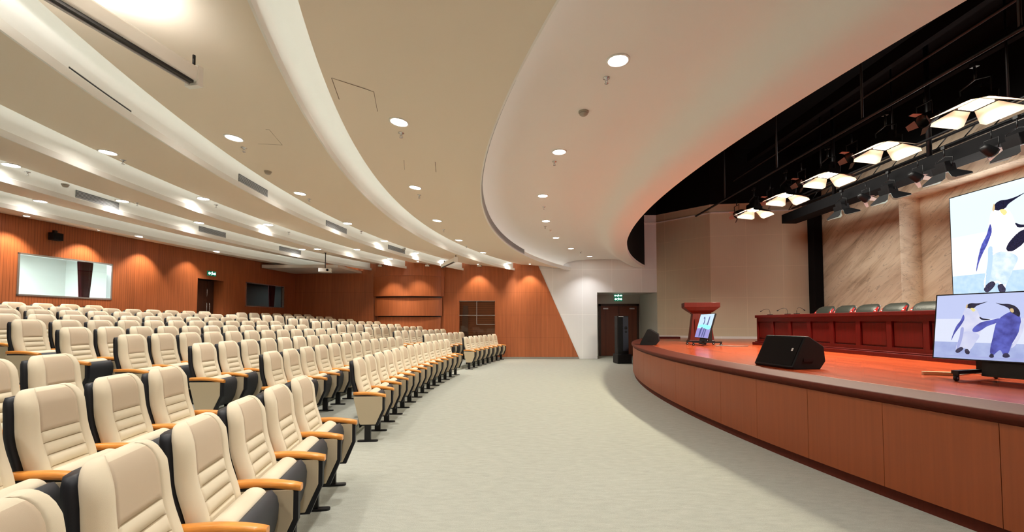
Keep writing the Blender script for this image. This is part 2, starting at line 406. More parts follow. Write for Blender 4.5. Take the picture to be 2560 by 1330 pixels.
# far white wall with door recess
rx0 = on_y(1493.5, 806, YF).x; rx1 = on_y(1644, 806, YF).x; rz = on_y(1500, 731, YF).z
YW = YF+0.03
mb = MB(); Wm = M_wallw
x_r = on_y(1570, 600, YF).x
mb.add([(dx_at(0)-.05,YW,0),(rx0,YW,0),(rx0,YW,5.95),(dx_at(5.95)-.05,YW,5.95)], [(0,1,2,3)], Wm)
mb.add([(rx0,YW,rz),(rx1,YW,rz),(rx1,YW,5.95),(rx0,YW,5.95)], [(0,1,2,3)], Wm)
YD = 20.2
rx1b = on_y(1600, 806, YD).x
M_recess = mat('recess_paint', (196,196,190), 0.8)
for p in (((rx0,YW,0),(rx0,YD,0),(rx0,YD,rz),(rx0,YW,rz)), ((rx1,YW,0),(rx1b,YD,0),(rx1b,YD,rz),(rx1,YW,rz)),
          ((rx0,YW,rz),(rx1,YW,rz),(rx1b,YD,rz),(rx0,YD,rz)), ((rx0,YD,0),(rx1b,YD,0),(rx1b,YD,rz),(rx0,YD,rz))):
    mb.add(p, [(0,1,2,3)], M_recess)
struct(mb.build('wall_far', recalc=False))
# cream side walls of the stage
pA = Vector((rx1, YW)); pB = Vector((7.47, 16.77)); pC = Vector((10.95, 16.2))
mb = MB()
for p, q in ((pA,pB),(pB,pC)):
    mb.add([(p.x,p.y,0),(q.x,q.y,0),(q.x,q.y,5.95),(p.x,p.y,5.95)], [(0,1,2,3)], M_wallc)
struct(mb.build('wall_stage_side', recalc=False))
XB = 11.07
mb = MB()   # black masking above the panels
zb = 5.95
for p, q in ((Vector((1.0,YW-.02)),pA-Vector((0,.02))),(pA-Vector((0,.02)),pB-Vector((0,.02))),(pB-Vector((0,.02)),Vector((12.6,15.95)))):
    mb.add([(p.x,p.y,zb),(q.x,q.y,zb),(q.x,q.y,8.0),(p.x,p.y,8.0)], [(0,1,2,3)], M_black)
mb.add([(XB-.03,16.3,6.38),(XB-.03,YN,6.38),(XB-.03,YN,8.0),(XB-.03,16.3,8.0)], [(0,1,2,3)], M_black)
# dark slot beside the opening
xs = on_y(1570, 600, YF-.3).x
mb.box((4.2, YF-.35, 4.2), (xs, YF-.02, 7.9), M_black)
struct(mb.build('wall_stage_masking', recalc=False))
# trim line along the cream walls
mb = MB()
for p, q in ((Vector((x_r,YW)),pA),(pA,pB),(pB,pC)):
    mb.add([(p.x,p.y-.05,5.60),(q.x,q.y-.05,5.60),(q.x,q.y-.05,5.645),(p.x,p.y-.05,5.645),(p.x,p.y,5.60),(q.x,q.y,5.60),(q.x,q.y,5.645),(p.x,p.y,5.645)],
           [(0,1,2,3),(0,1,5,4),(3,2,6,7)], M_wallw)
struct(mb.build('trim_1', recalc=False))
# back wall of the stage (marble), recess for the screen
XR = 11.68; yr0, yr1 = 12.7, 5.9; zr0, zr1 = 1.2, 5.06
mb = MB()
def mx_(y0_, y1_, z0_, z1_, x=XB): mb.add([(x,y0_,z0_),(x,y1_,z0_),(x,y1_,z1_),(x,y0_,z1_)], [(0,1,2,3)], M_marble)
ZM = 6.4
mx_(16.35, yr0, 0.9, ZM); mx_(yr0, yr1, zr1, ZM); mx_(yr0, yr1, 0.9, zr0); mx_(yr1, YN, 0.9, ZM)
mx_(yr0, yr1, zr0, zr1, XR)
for y in (yr0, yr1): mb.add([(XB,y,zr0),(XR,y,zr0),(XR,y,zr1),(XB,y,zr1)], [(0,1,2,3)], M_marble)
for z in (zr0, zr1): mb.add([(XB,yr0,z),(XR,yr0,z),(XR,yr1,z),(XB,yr1,z)], [(0,1,2,3)], M_marble)
struct(mb.build('wall_stage_back', recalc=False))
# left wall with two control-room windows and a door
def wl(y, z, off=0.0): return Vector((wallx(y)-off, y, z))
w1 = (9.30, 11.20, 2.06, 2.965); w2 = (15.70, 17.75, 2.06, 2.93); dr = (13.72, 14.72, 0.8, 2.86)
mb = MB()
ZL = 4.2
cuts = [YN, w1[0], w1[1], dr[0], dr[1], w2[0], w2[1], YF]
def lq(y0_, y1_, z0_, z1_, m=M_wally): mb.add([wl(y0_,z0_), wl(y1_,z0_), wl(y1_,z1_), wl(y0_,z1_)], [(0,1,2,3)], m)
lq(YN, w1[0], 0, ZL); lq(w1[1], dr[0], 0, ZL); lq(dr[1], w2[0], 0, ZL); lq(w2[1], YF, 0, ZL)
for w in (w1, w2, dr): lq(w[0], w[1], w[3], ZL)
for w in (w1, w2): lq(w[0], w[1], 0, w[2])
# door reveal
for y in (dr[0], dr[1]): mb.add([wl(y,0.8), wl(y,0.8,.45), wl(y,dr[3],.45), wl(y,dr[3])], [(0,1,2,3)], M_wally)
mb.add([wl(dr[0],dr[3]), wl(dr[1],dr[3]), wl(dr[1],dr[3],.45), wl(dr[0],dr[3],.45)], [(0,1,2,3)], M_doord)
struct(mb.build('wall_left', recalc=False))
mb = MB(); mb.add([(-12.6,YN,0),(12.6,YN,0),(12.6,YN,8),(-12.6,YN,8)], [(0,1,2,3)], mat('near_wall_wood', (150,96,66), 0.6)); struct(mb.build('wall_near', recalc=False))
mb = MB(); mb.add([(12.6,YN,0),(12.6,17,0),(12.6,17,8),(12.6,YN,8)], [(0,1,2,3)], M_black); struct(mb.build('wall_right', recalc=False))

# control rooms behind the glass
def control_room(idx, w, dark):
    y0_, y1_, z0_, z1_ = w
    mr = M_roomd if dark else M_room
    mb = MB()
    D = 2.2
    a, b_ = y0_-0.9, y1_+0.9
    zt = z1_+0.25
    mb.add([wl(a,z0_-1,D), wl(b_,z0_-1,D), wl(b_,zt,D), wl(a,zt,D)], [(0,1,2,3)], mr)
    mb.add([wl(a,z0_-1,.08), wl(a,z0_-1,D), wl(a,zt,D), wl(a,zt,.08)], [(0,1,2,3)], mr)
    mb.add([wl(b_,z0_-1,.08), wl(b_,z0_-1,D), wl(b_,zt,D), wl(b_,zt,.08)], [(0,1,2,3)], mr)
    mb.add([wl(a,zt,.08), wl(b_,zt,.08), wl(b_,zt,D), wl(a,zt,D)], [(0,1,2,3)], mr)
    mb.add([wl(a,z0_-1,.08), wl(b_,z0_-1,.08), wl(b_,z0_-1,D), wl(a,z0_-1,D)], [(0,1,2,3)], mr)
    struct(mb.build('wall_control_room', recalc=False))
    mb = MB(); t = 0.035
    for ya, yb, za, zb_ in ((y0_,y1_,z1_-t,z1_),(y0_,y1_,z0_,z0_+t),(y0_,y0_+t,z0_,z1_),(y1_-t,y1_,z0_,z1_)):
        vs = [wl(ya,za,-.012), wl(yb,za,-.012), wl(yb,zb_,-.012), wl(ya,zb_,-.012), wl(ya,za,.10), wl(yb,za,.10), wl(yb,zb_,.10), wl(ya,zb_,.10)]
        mb.add(vs, [(0,1,2,3),(4,5,6,7),(0,1,5,4),(3,2,6,7),(0,3,7,4),(1,2,6,5)], M_chrome)
    fr = struct(mb.build('window_%d' % idx))
    mb = MB(); mb.add([wl(y0_,z0_,.05), wl(y1_,z0_,.05), wl(y1_,z1_,.05), wl(y0_,z1_,.05)], [(0,1,2,3)], M_glass)
    mb.build('pane', fr, recalc=False)
    # tied curtain
    mb = MB(); yc = y0_+(y1_-y0_)*(0.87 if not dark else 0.95); rings = []
    for i in range(9):
        z = z0_-0.4+(zt-z0_+0.38)*i/8; t_ = (z-z0_)/(z1_-z0_)
        wd = 0.10+0.075*min(max(t_, 0), 1); ring = []
        for j in range(24):
            aa = 2*PI*j/24; ring.append(wl(yc+wd*math.cos(aa), z, 0.42+0.05*math.sin(aa)+0.015*math.sin(aa*6)))
        rings.append(ring)
    mb.loft(rings, M_curt)
    tag(mb.build('curtain'), 'burgundy curtain tied back behind the %s control room window' % ('larger bright' if not dark else 'smaller dark'), 'curtain')
    return mb
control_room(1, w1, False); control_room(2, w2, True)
# control-room back shelf behind dim window
def area(name, loc, rot, size, power, col, shape='DISK', sy=None, spread=PI):
    l = bpy.data.lights.new(name, 'AREA'); l.energy = power; l.color = col; l.shape = shape; l.size = size
    if sy: l.size_y = sy
    l.spread = spread
    o = bpy.data.objects.new(name, l); C.objects.link(o); o.location = loc; o.rotation_euler = rot
    return o
p = wl(10.0, 3.1, 1.1); area('control_room_lamp', p, (0,0,0), 1.0, 75, (0.93,1.0,0.97), 'SQUARE')
p = wl(17.6, 3.05, 1.0); area('control_room_lamp', p, (0,0,0), 0.5, 5, (0.93,0.97,1.0), 'SQUARE')

# left door: double leaf, one leaf ajar
door = thing('door_1', 'dark brown double door in the left wood wall between the windows', 'door', wl(dr[0], RZ[9], .30)); del door['label'], door['category']; struct(door)
dd = Vector((0.15,1,0)).normalized(); ang = math.atan2(dd.y, dd.x)-PI/2
door.rotation_euler = (0,0,ang)
for k, (a, b_) in enumerate(((0.02,0.72),(0.73,0.99))):
    mb = MB(); mb.box((-.05,a,0.0),(0,b_,dr[3]-RZ[9]-.02), M_doord); lf = mb.build('leaf', door)
    mb = MB(); yy = 0.67 if k == 0 else 0.78
    mb.tube([(0.04,yy,0.95),(0.05,yy,1.0),(0.05,yy,1.2),(0.04,yy,1.25)], 0.012, M_chrome); mb.build('handle', lf)
    if k == 0:
        mb = MB(); mb.tube([(0.04,yy,1.45),(0.05,yy,1.5),(0.05,yy,1.66),(0.04,yy,1.7)], 0.012, M_chrome); mb.build('handle', lf)

# far door: double leaf in the recess
fx0 = on_y(1496, 800, YD).x; fx1 = on_y(1597, 800, YD).x; fz = on_y(1545, 760, YD).z
d2 = thing('door_2', 'x', 'y', ((fx0+fx1)/2, YD-.02, 0)); del d2['label'], d2['category']; struct(d2)
wd = (fx1-fx0)/2
mb = MB(); mb.box((-wd,-.05,0),(-wd+.10,0,fz), M_doord); mb.box((wd-.10,-.05,0),(wd,0,fz), M_doord); mb.box((-wd,-.05,fz-.10),(wd,0,fz), M_doord); mb.build('door_frame', d2)
for s in (-1, 1):
    mb = MB(); a, b_ = sorted((s*0.006, s*(wd-.10))); mb.box((a,-.03,0.01),(b_,.0,fz-.10), M_doorw); lf = mb.build('leaf', d2)
    mb = MB(); mb.box((s*(wd-.32)-.11,-.06,fz-.24),(s*(wd-.32)+.11,-.03,fz-.18), M_alu); mb.build('door_closer', lf)
    mb = MB(); mb.tube([(s*.08,-.03,1.0),(s*.08,-.07,1.02),(s*.08,-.07,1.28),(s*.08,-.03,1.3)], .012, M_alu); mb.build('handle', lf)

# skirting on the far wood wall
mb = MB(); mb.box((-1.3,YF-.015,0.0),(dx_at(.0)-.03,YF-.001,0.085), M_base); struct(mb.build('baseboard_far'))
mb = MB()
for p, q in ((pA,pB),(pB,pC)):
    mb.add([(p.x,p.y-.02,.9),(q.x,q.y-.02,.9),(q.x,q.y-.02,.98),(p.x,p.y-.02,.98),(p.x,p.y,.98),(q.x,q.y,.98)], [(0,1,2,3),(3,2,5,4)], M_wallw)
struct(mb.build('baseboard_stage', recalc=False))

# ---- curved wood bay on the far wall
bay = thing('curved_wall_bay', 'bowed wood bay of stacked tiers projecting from the far wood wall', 'wall bay', (0,0,0))
tiers = [(935, 1112, 600, 690, 0.62), (935, 1111, 690, 740.5, 0.58), (939, 1106, 744, 789.5, 0.46), (944.5, 1103, 793, 880, 0.34)]
for i, (xa, xb, yt, ybm, prot) in enumerate(tiers):
    a = on_y(xa, 740, YF).x; b_ = on_y(xb, 740, YF).x
    zt = on_y(1000, yt, YF-.4).z; zb_ = max(on_y(1000, ybm, YF-.4).z, 0.05)
    if i == 0: zt = 4.0
    mid = (a+b_)/2; hw = (b_-a)/2
    pts = [(a, YF-.005)]
    for j in range(25):
        t = -1+2*j/24; pts.append((mid+hw*t, YF-0.10-(prot-0.10)*(1-t*t)**0.8 if abs(t) < 1 else YF-0.10))
    pts.append((b_, YF-.005))
    mb = MB(); mb.prism(pts, zb_, zt, M_bay, 2, smooth=False); mb.build('tier', bay)
for (xa, xb, yy, prot) in ((941, 1105, 742, 0.36), (947, 1102, 791.5, 0.24)):
    a = on_y(xa, 740, YF).x; b_ = on_y(xb, 740, YF).x; mid = (a+b_)/2; hw = (b_-a)/2
    z = on_y(1000, yy, YF-.4).z
    pts = [(a, YF-.005)]+[(mid+hw*(-1+2*j/24), YF-.04-(prot)*max(0,(1-(-1+2*j/24)**2))**0.8) for j in range(25)]+[(b_, YF-.005)]
    mb = MB(); mb.prism(pts, z-.04, z+.04, M_doord, 2); mb.build('shadow_gap', bay)

# ---- niche glazing
nich = MB()
t = .02
for (a, b_, c, d) in ((nx0, nx1, nz1-t, nz1), (nx0, nx0+t, nz0, nz1), (nx1-t, nx1, nz0, nz1), (nx0, nx1, 1.78, 1.80), (nx0+.72, nx0+.74, 1.42, nz1), (nx0+.72, nx1, 1.41, 1.43)):
    nich.box((a,YF+.02,c),(b_,YF+.05,d), M_alu if c > 1.3 else M_bay)
nf = struct(nich.build('window_3'))
mb = MB(); mb.add([(nx0,YF+.03,nz0),(nx1,YF+.03,nz0),(nx1,YF+.03,nz1),(nx0,YF+.03,nz1)], [(0,1,2,3)], M_glass); mb.build('pane', nf, recalc=False)
mb = MB(); mb.prism([(nx0+.04,nz0),(nx0+.16,2.2),(nx0+.36,2.2),(nx0+.36,nz0)], YF+.12, YF+.15, mat('niche_pale_wood',(150,100,84),.4), 1); mb.build('inner_panel', nf)

# ================================================================== stage
SZ = 0.9
stage = thing('stage', 'raised curved stage with glossy red wood deck and brown panelled front', 'stage', (0,0,0))
SR = 22.0
def ssx(d): return lambda y: arcx(SC, SR, y)+d
YSS = [y for y in YS]+[]
pA2 = YF-.02
mb = MB()
rings = []
ys = [YN+.1+(pA2-YN-.1)*i/90 for i in range(91)]
def xback(y):
    if y > 16.77+.0: 
        t = (YF-y)/(YF-16.77); return pA.x+(pB.x-pA.x)*t-.03
    if y > 16.2: return pB.x+(pC.x-pB.x)*(16.77-y)/(16.77-16.2)-.03
    return XB-.02
sweep(mb, [(ssx(.462), SZ), (xback, SZ)], M_deck, ys, smooth=False)
mb.build('deck', stage, recalc=False)
mb = MB()
sweep(mb, [(ssx(.450), SZ), (ssx(.0), SZ), (ssx(-.03), SZ-.006), (ssx(-.04), SZ-.02), (ssx(-.038), SZ-.045), (ssx(-.025), SZ-.06), (ssx(-.0), SZ-.065), (ssx(0.01), SZ-.10)], M_nose, ys)
mb.build('nosing', stage, recalc=False)
mb = MB(); sweep(mb, [(ssx(.462), SZ), (ssx(.450), SZ)], mat('edge_glint_pale', (190,130,108), .35, .5, metal=.4), ys); mb.build('edge_glint', stage, recalc=False)  # specular line at the nosing's inner edge, put in as a paler strip
mb = MB(); sweep(mb, [(ssx(.03), 0.10), (ssx(.035), 0.0)], M_nose, ys, smooth=False); sweep(mb, [(ssx(-.0), 0.10), (ssx(.03), 0.10)], M_nose, ys, smooth=False)
mb.build('kickboard', stage, recalc=False)
# front panels, 0.8 m each along the arc
th0 = math.asin((YN+.1-SC[1])/SR); th1 = math.asin((pA2-SC[1])/SR); pitch = 0.8/SR
th = math.asin((3.1-SC[1])/SR)
while th > th0: th -= pitch
while th < th1-.002:
    a, b_ = max(th, th0), min(th+pitch, th1)
    if b_-a > .003:
        e = 0.0022/SR*1.0; mb = MB(); n = 6; rr = []
        for q in range(n+1):
            t_ = a+e+(b_-a-2*e)*q/n
            rr.append([Vector((SC[0]-(SR+dx)*math.cos(t_), SC[1]+(SR+dx)*math.sin(t_), z)) for dx, z in ((-.0,SZ-.09),(-.02,SZ-.09),(-.02,.10),(-.0,.10))])
        mb.loft(rr, M_front, smooth=False); mb.build('front_panel', stage)
    th += pitch
mb = MB(); sweep(mb, [(ssx(.021), SZ-.09), (ssx(.021), .10)], mat('panel_gap', (52,26,16), .8), ys); mb.build('backing_board', stage, recalc=False)

# low maroon step board at the far end of the deck
a = on_z(1641, 846, SZ); b_ = on_z(1722, 848, SZ)
mb = MB(); mb.box((a.x+.05, 16.72, SZ),(b_.x-.05, 16.9, SZ+.07), M_table); tag(mb.build('wood_step'), 'low maroon wood board on the deck behind the lectern', 'step')

# ---- head table
TX = 6.55
table = thing('head_table', 'long mahogany panelled head table across the back of the stage', 'table', (TX, 0, SZ))
ty0, ty1 = 3.6, 12.0
mb = MB(); mb.box((-.03,ty0-.03,.72),(.78,ty1+.04,.79), M_table); mb.build('tabletop', table, bevel=.008)
mb = MB(); mb.box((0.045,ty0,.06),(.07,ty1,.72), M_table); mb.box((.07,ty1-.03,.0),(.70,ty1,.72), M_table); mb.box((.07,ty0,.0),(.70,ty0+.03,.72), M_table); mb.build('carcass', table)
mb = MB(); mb.box((-.09,ty0-.08,0),(.06,ty1+.08,.075), M_table); mb.box((-.04,ty0-.04,.075),(.06,ty1+.04,.10), M_table); mb.build('plinth', table, bevel=.01)
n = 12; pw = (ty1-ty0)/n
for i in range(n):
    a, b_ = ty0+pw*i, ty0+pw*(i+1)
    mb = MB()
    mb.box((0,a,.10),(.045,a+.055,.72), M_table); mb.box((0,b_-.055,.10),(.045,b_,.72), M_table)
    mb.box((0,a+.055,.62),(.045,b_-.055,.72), M_table); mb.box((0,a+.055,.10),(.045,b_-.055,.17), M_table)
    mb.box((.022,a+.085,.20),(.045,b_-.085,.59), M_table)
    mb.build('front_panel', table)

# ---- leather chairs behind the table
def leather_chair():
    t = thing('leather_armchair', '', 'chair', (0,0,0))
    mb = MB(); rings = []
    for i in range(13):
        v = i/12; z = .50+.50*v; xx = .10+.10*v*v+.10*v; w = .26+.03*math.sin(PI*v); 
        if v > .88: w -= .07*((v-.88)/.12)**2
        th_ = .055 if v < .9 else .055*(1-((v-.9)/.1)**2*.6)
        ring = []
        for j in range(24):
            a = 2*PI*j/24; c, s = math.cos(a), math.sin(a)
            ring.append(Vector((xx+th_*math.copysign(abs(s)**.6, s)-.03*math.exp(-((v-.75)/.2)**2)*(1 if s < 0 else 0), w*math.copysign(abs(c)**.5, c), z)))
        rings.append(ring)
    mb.loft(rings, M_leather); mb.build('backrest', t)
    mb = MB(); mb.rbox((-.38,-.27,.36),(.12,.27,.50), .06, M_leather, 2); mb.build('seat', t, bevel=.03)
    for s in (-1, 1):
        mb = MB(); mb.tube([(.16,s*.25,.60),(.0,s*.27,.68),(-.22,s*.27,.70),(-.32,s*.26,.60),(-.30,s*.25,.45)], [.03,.035,.035,.03,.025], M_redtrim, 10); mb.build('armrest', t)
    for s in (-1, 1):
        mb = MB(); mb.tube([(.11,s*.25,.72),(.17,s*.27,.84),(.24,s*.26,.93)], [.02,.035,.02], M_redtrim, 8); mb.build('side_trim', t)
    mb = MB(); mb.tube([(-.1,0,.08),(-.1,0,.38)], .03, M_chrome); mb.build('pedestal', t)
    mb = MB()
    for k in range(5):
        a = 2*PI*k/5; mb.tube([(-.1,0,.09),(-.1+.22*math.cos(a),.22*math.sin(a),.05)], .02, M_blackm, 6)
        mb.lathe([(.0,-.0),(.025,.0),(.025,.045),(0,.045)], M_blackm, 8, Matrix.Translation((-.1+.22*math.cos(a),.22*math.sin(a),0)))
    mb.build('base', t)
    return t
lc = leather_chair(); first = True
for i, px in enumerate((2021, 2068, 2122, 2186, 2264, 2350)):
    y = 7.42*F/(px-1280)
    c = lc if first else copy_tree(lc); first = False
    c.location = (7.62, y, SZ); c.rotation_euler = (0,0,random.uniform(-.04,.04))
    c['label'] = 'dark leather armchair behind the head table, %s counted from the lectern end' % ORD[i]
    c['group'] = 'leather chairs behind the head table'
# extra chairs hidden behind the cart screen
# ---- gooseneck microphones
def mic(x, y, d, i):
    z = SZ+.79
    t = thing('gooseneck_microphone', 'thin black gooseneck microphone on the head table, %s from the lectern end' % ORD[i], 'microphone', (x,y,z), 0, 'microphones on the head table')
    mb = MB(); mb.rbox((-.05,-.06,0),(.05,.06,.025), .02, M_blackm, 2); mb.build('base', t)
    pts = [(0,0,.02),(0,0,.09),(.0+.03*d[0],.03*d[1],.15),(.10*d[0],.10*d[1],.17),(.20*d[0],.20*d[1],.15),(.26*d[0],.26*d[1],.12)]
    mb = MB(); mb.tube(pts, .005, M_blackm, 6); mb.build('stem', t)
    mb = MB(); mb.tube([pts[-1],(.31*d[0],.31*d[1],.10)], .012, M_blackm, 8); mb.build('capsule', t)
for i, (px, d) in enumerate(((1925,(-.5,.6)),(1969,(-.5,.6)),(1992,(.9,.4)))):
    mic(6.85, 6.85*F/(px-1280), d, i)

# ---- lectern
lx, ly = 5.78, 13.75
lec = thing('lectern', 'red brown wooden lectern with flared top and tapered body on the stage', 'lectern', (lx,ly,SZ), math.radians(-14))
mb = MB()
def frus(mb, z0_, z1_, a0, b0, a1, b1, m, ox0=0, ox1=0):
    vs = [Vector((sx_*a+ox, sy_*b, z)) for (a, b, z, ox) in ((a0,b0,z0_,ox0),(a1,b1,z1_,ox1)) for sx_, sy_ in ((-1,-1),(1,-1),(1,1),(-1,1))]
    mb.add(vs, [(0,3,2,1),(4,5,6,7),(0,1,5,4),(1,2,6,5),(2,3,7,6),(3,0,4,7)], m)
frus(mb, 0, .07, .37, .28, .36, .27, M_lect); frus(mb, .07, .90, .34, .25, .24, .20, M_lect)
mb.build('body', lec, bevel=.01)
mb = MB(); frus(mb, .86, .90, .27, .21, .28, .22, M_lect); frus(mb, .90, .96, .30, .24, .38, .30, M_lect); frus(mb, .96, 1.06, .38, .30, .50, .36, M_lect); frus(mb, 1.06, 1.20, .50, .36, .50, .36, M_lect); mb.build('top', lec, bevel=.006)
mb = MB(); mb.box((-.20,-.262,.18),(.20,-.235,.70), M_lect); mb.build('front_panel', lec)

# ---- displays
def catmull(pts, n=5):
    out = []; L = len(pts)
    for i in range(L):
        p0, p1, p2, p3 = pts[i-1], pts[i], pts[(i+1) % L], pts[(i+2) % L]
        for k in range(n):
            t = k/n
            out.append(tuple(0.5*((2*p1[j])+(-p0[j]+p2[j])*t+(2*p0[j]-5*p1[j]+4*p2[j]-p3[j])*t*t+(-p0[j]+3*p1[j]-3*p2[j]+p3[j])*t**3) for j in (0,1)))
    return out
def emis(name, col, s, col2=None, noise=0, scale=30):
    if name in MATS: return MATS[name]
    m = bpy.data.materials.new(name); m.use_nodes = True; nt = m.node_tree; b = nt.nodes['Principled BSDF']
    b.inputs['Base Color'].default_value = (.01,.01,.01,1); b.inputs['Roughness'].default_value = .25
    b.inputs['Emission Strength'].default_value = s; b.inputs['Emission Color'].default_value = (*lin(col), 1)
    if col2:
        tc = nt.nodes.new('ShaderNodeTexCoord'); n = nt.nodes.new('ShaderNodeTexNoise'); n.inputs['Scale'].default_value = scale; n.inputs['Detail'].default_value = 4
        nt.links.new(tc.outputs['Object'], n.inputs['Vector']); cr = nt.nodes.new('ShaderNodeValToRGB')
        cr.color_ramp.elements[0].position = .35; cr.color_ramp.elements[1].position = .65
        cr.color_ramp.elements[0].color = (*lin(col),1); cr.color_ramp.elements[1].color = (*lin(col2),1)
        nt.links.new(n.outputs[0], cr.inputs[0]); nt.links.new(cr.outputs[0], b.inputs['Emission Color'])
    MATS[name] = m; return m
def tvuv(zx, zy):
    """picture coordinates read on the cart display, as fractions of its width and height"""
    yt = 297-27*(zx-1665)/696; yb_ = 790+45*(zx-1600)/761
    v = (yb_-zy)/(yb_-yt)
    xx = zx+65*(1-v)*max(0, 1-(zx-1600)/1500)
    px = 1850+xx/3.325; r = (px-1280)/F
    t = (5.0*r-4.76)/(.325+.946*r)
    return (t/1.22, v)
P1 = dict(
 body=[(1882,398),(1925,390),(1962,398),(1990,440),(2010,520),(2005,590),(1975,650),(1925,705),(1895,750),(1860,720),(1820,745),(1785,738),(1790,700),(1825,620),(1840,540),(1855,455)],
 belly=[(1850,600),(1900,585),(1960,600),(1992,625),(1960,670),(1905,735),(1860,712),(1815,728),(1800,705),(1820,650)],
 shade=[(1835,560),(1860,560),(1850,620),(1830,680),(1800,735),(1788,730),(1800,680),(1822,620)],
 head=[(1893,392),(1905,368),(1935,358),(1975,360),(2020,356),(2072,346),(2010,368),(1975,382),(1955,398),(1920,402)],
 patch=[(1885,392),(1893,372),(1900,366),(1900,388),(1890,402)],
 chest=[(1925,400),(1950,400),(1965,415),(1950,428),(1935,420)],
 wing=[(1862,452),(1868,490),(1835,540),(1800,580),(1770,620),(1750,657),(1752,640),(1775,585),(1800,540),(1835,500)],
 wing2=[(1998,470),(2030,483),(2090,492),(2050,497),(2010,492)],
 feet=[(1780,740),(1800,722),(1830,712),(1850,722),(1835,740),(1800,758),(1782,752)],
 feet2=[(1860,735),(1885,728),(1903,750),(1895,768),(1868,764)])
P2 = dict(
 body=[(2262,430),(2300,440),(2335,452),(2350,500),(2345,560),(2310,630),(2270,690),(2250,740),(2225,780),(2195,775),(2170,738),(2140,752),(2100,782),(2080,760),(2085,710),(2105,640),(2120,580),(2140,520),(2185,470)],
 light=[(2345,530),(2370,470),(2375,560),(2340,640),(2300,700),(2265,720),(2290,670),(2325,610)],
 head=[(2140,356),(2190,366),(2240,366),(2290,378),(2325,402),(2345,440),(2335,470),(2295,450),(2262,430),(2250,405),(2215,385),(2175,372)],
 cheek=[(2262,405),(2285,405),(2292,430),(2275,436),(2260,422)],
 wing=[(2168,484),(2162,510),(2120,528),(2060,548),(2010,578),(1970,593),(1940,590),(1935,572),(1960,545),(2010,515),(2070,502),(2120,492)],
 feet=[(2070,788),(2088,765),(2108,772),(2112,792),(2090,798)],
 feet2=[(2188,788),(2200,765),(2235,765),(2252,790),(2215,798)])
def picture(mb, x0_, w, h, bright, pre):
    """x: into the wall, layered towards viewer -x; local y runs 0..-w from the left edge, z 0..h"""
    def pt(u, v, d): return (x0_-d, -u*w, v*h)
    sky1 = emis(pre+'sky', (196,206,246) if pre == 'tv_' else (226,244,255), bright)
    sky2 = emis(pre+'sky_low', (226,232,252) if pre == 'tv_' else (244,250,255), bright)
    sand = emis(pre+'sand', (160,172,222) if pre == 'tv_' else (178,210,240), bright, (178,190,232) if pre == 'tv_' else (196,222,246), scale=8)
    white = emis(pre+'white', (226,226,246) if pre == 'tv_' else (250,252,255), bright, (206,210,240) if pre == 'tv_' else (228,240,252), scale=9)
    blue = emis(pre+'blue', (92,100,196), bright, (64,66,150), scale=14)
    black = emis(pre+'black', (34,34,66), bright, (20,20,40))
    shade = emis(pre+'shade', (168,174,226) if pre == 'tv_' else (186,214,242), bright)
    shade2 = emis(pre+'belly', (196,200,238) if pre == 'tv_' else (190,216,240), bright, (220,222,244) if pre == 'tv_' else (230,242,252), scale=5)
    orange = emis(pre+'orange', (220,190,140), bright); foot = emis(pre+'foot', (60,58,90), bright, (30,30,50))
    N_ = 12
    vz = [(0,.255,sand)]
    mb.add([pt(0,0,0),pt(1,0,0),pt(1,.255,0),pt(0,.255,0)], [(0,1,2,3)], sand)
    mb.add([pt(0,.255,0),pt(1,.255,0),pt(1,.62,0),pt(0,.62,0)], [(0,1,2,3)], sky2)
    mb.add([pt(0,.62,0),pt(1,.62,0),pt(1,1,0),pt(0,1,0)], [(0,1,2,3)], sky1)
    mb.add([pt(.0,.03,.0006),pt(1,.03,.0006),pt(1,.052,.0006),pt(.3,.045,.0006),pt(.18,.05,.0006)], [(0,1,2,3,4)], shade)
    def poly(P, m, d):
        q = catmull([tvuv(*p) for p in P], 4)
        if len(q) > 2: mb.add([pt(u, v, d) for u, v in q], [tuple(range(len(q)))], m)
    for P, seq in ((P2, (('body',blue,.0010),('light',white,.0014),('head',black,.0018),('cheek',orange,.0022),('wing',blue if pre=='tv_' else black,.0026),('feet',foot,.0022),('feet2',foot,.0022))),
                   (P1, (('body',white,.0011),('belly',shade2,.0013),('shade',shade,.0015),('head',black,.0019),('patch',orange,.0023),('chest',emis(pre+'yellow',(240,226,150),bright),.0023),('wing',blue,.0021),('wing2',black,.0017),('feet',foot,.0021),('feet2',foot,.0021)))):
        for k, m, d in seq: poly(P[k], m, d)
# wall LED screen
YL = on_x(2384, 600, XR).y; ZTOP = on_x(2384, 496, XR).z
LW, LH = 2*(YL-9.3), 0; LH = LW*9/16
led = thing('led_wall_screen', 'huge bright wall screen showing two penguins above the head table', 'screen', (XR-.06, YL, ZTOP-LH), 0)
mb = MB(); picture(mb, -.001, LW, LH, .85, 'led_'); mb.build('screen', led, recalc=False)
mb = MB(); mb.box((0,-LW-.02,-.02),(.055,.02,LH+.02), M_blackm); mb.build('cabinet', led)
# the picture keeps clear of the cabinet front

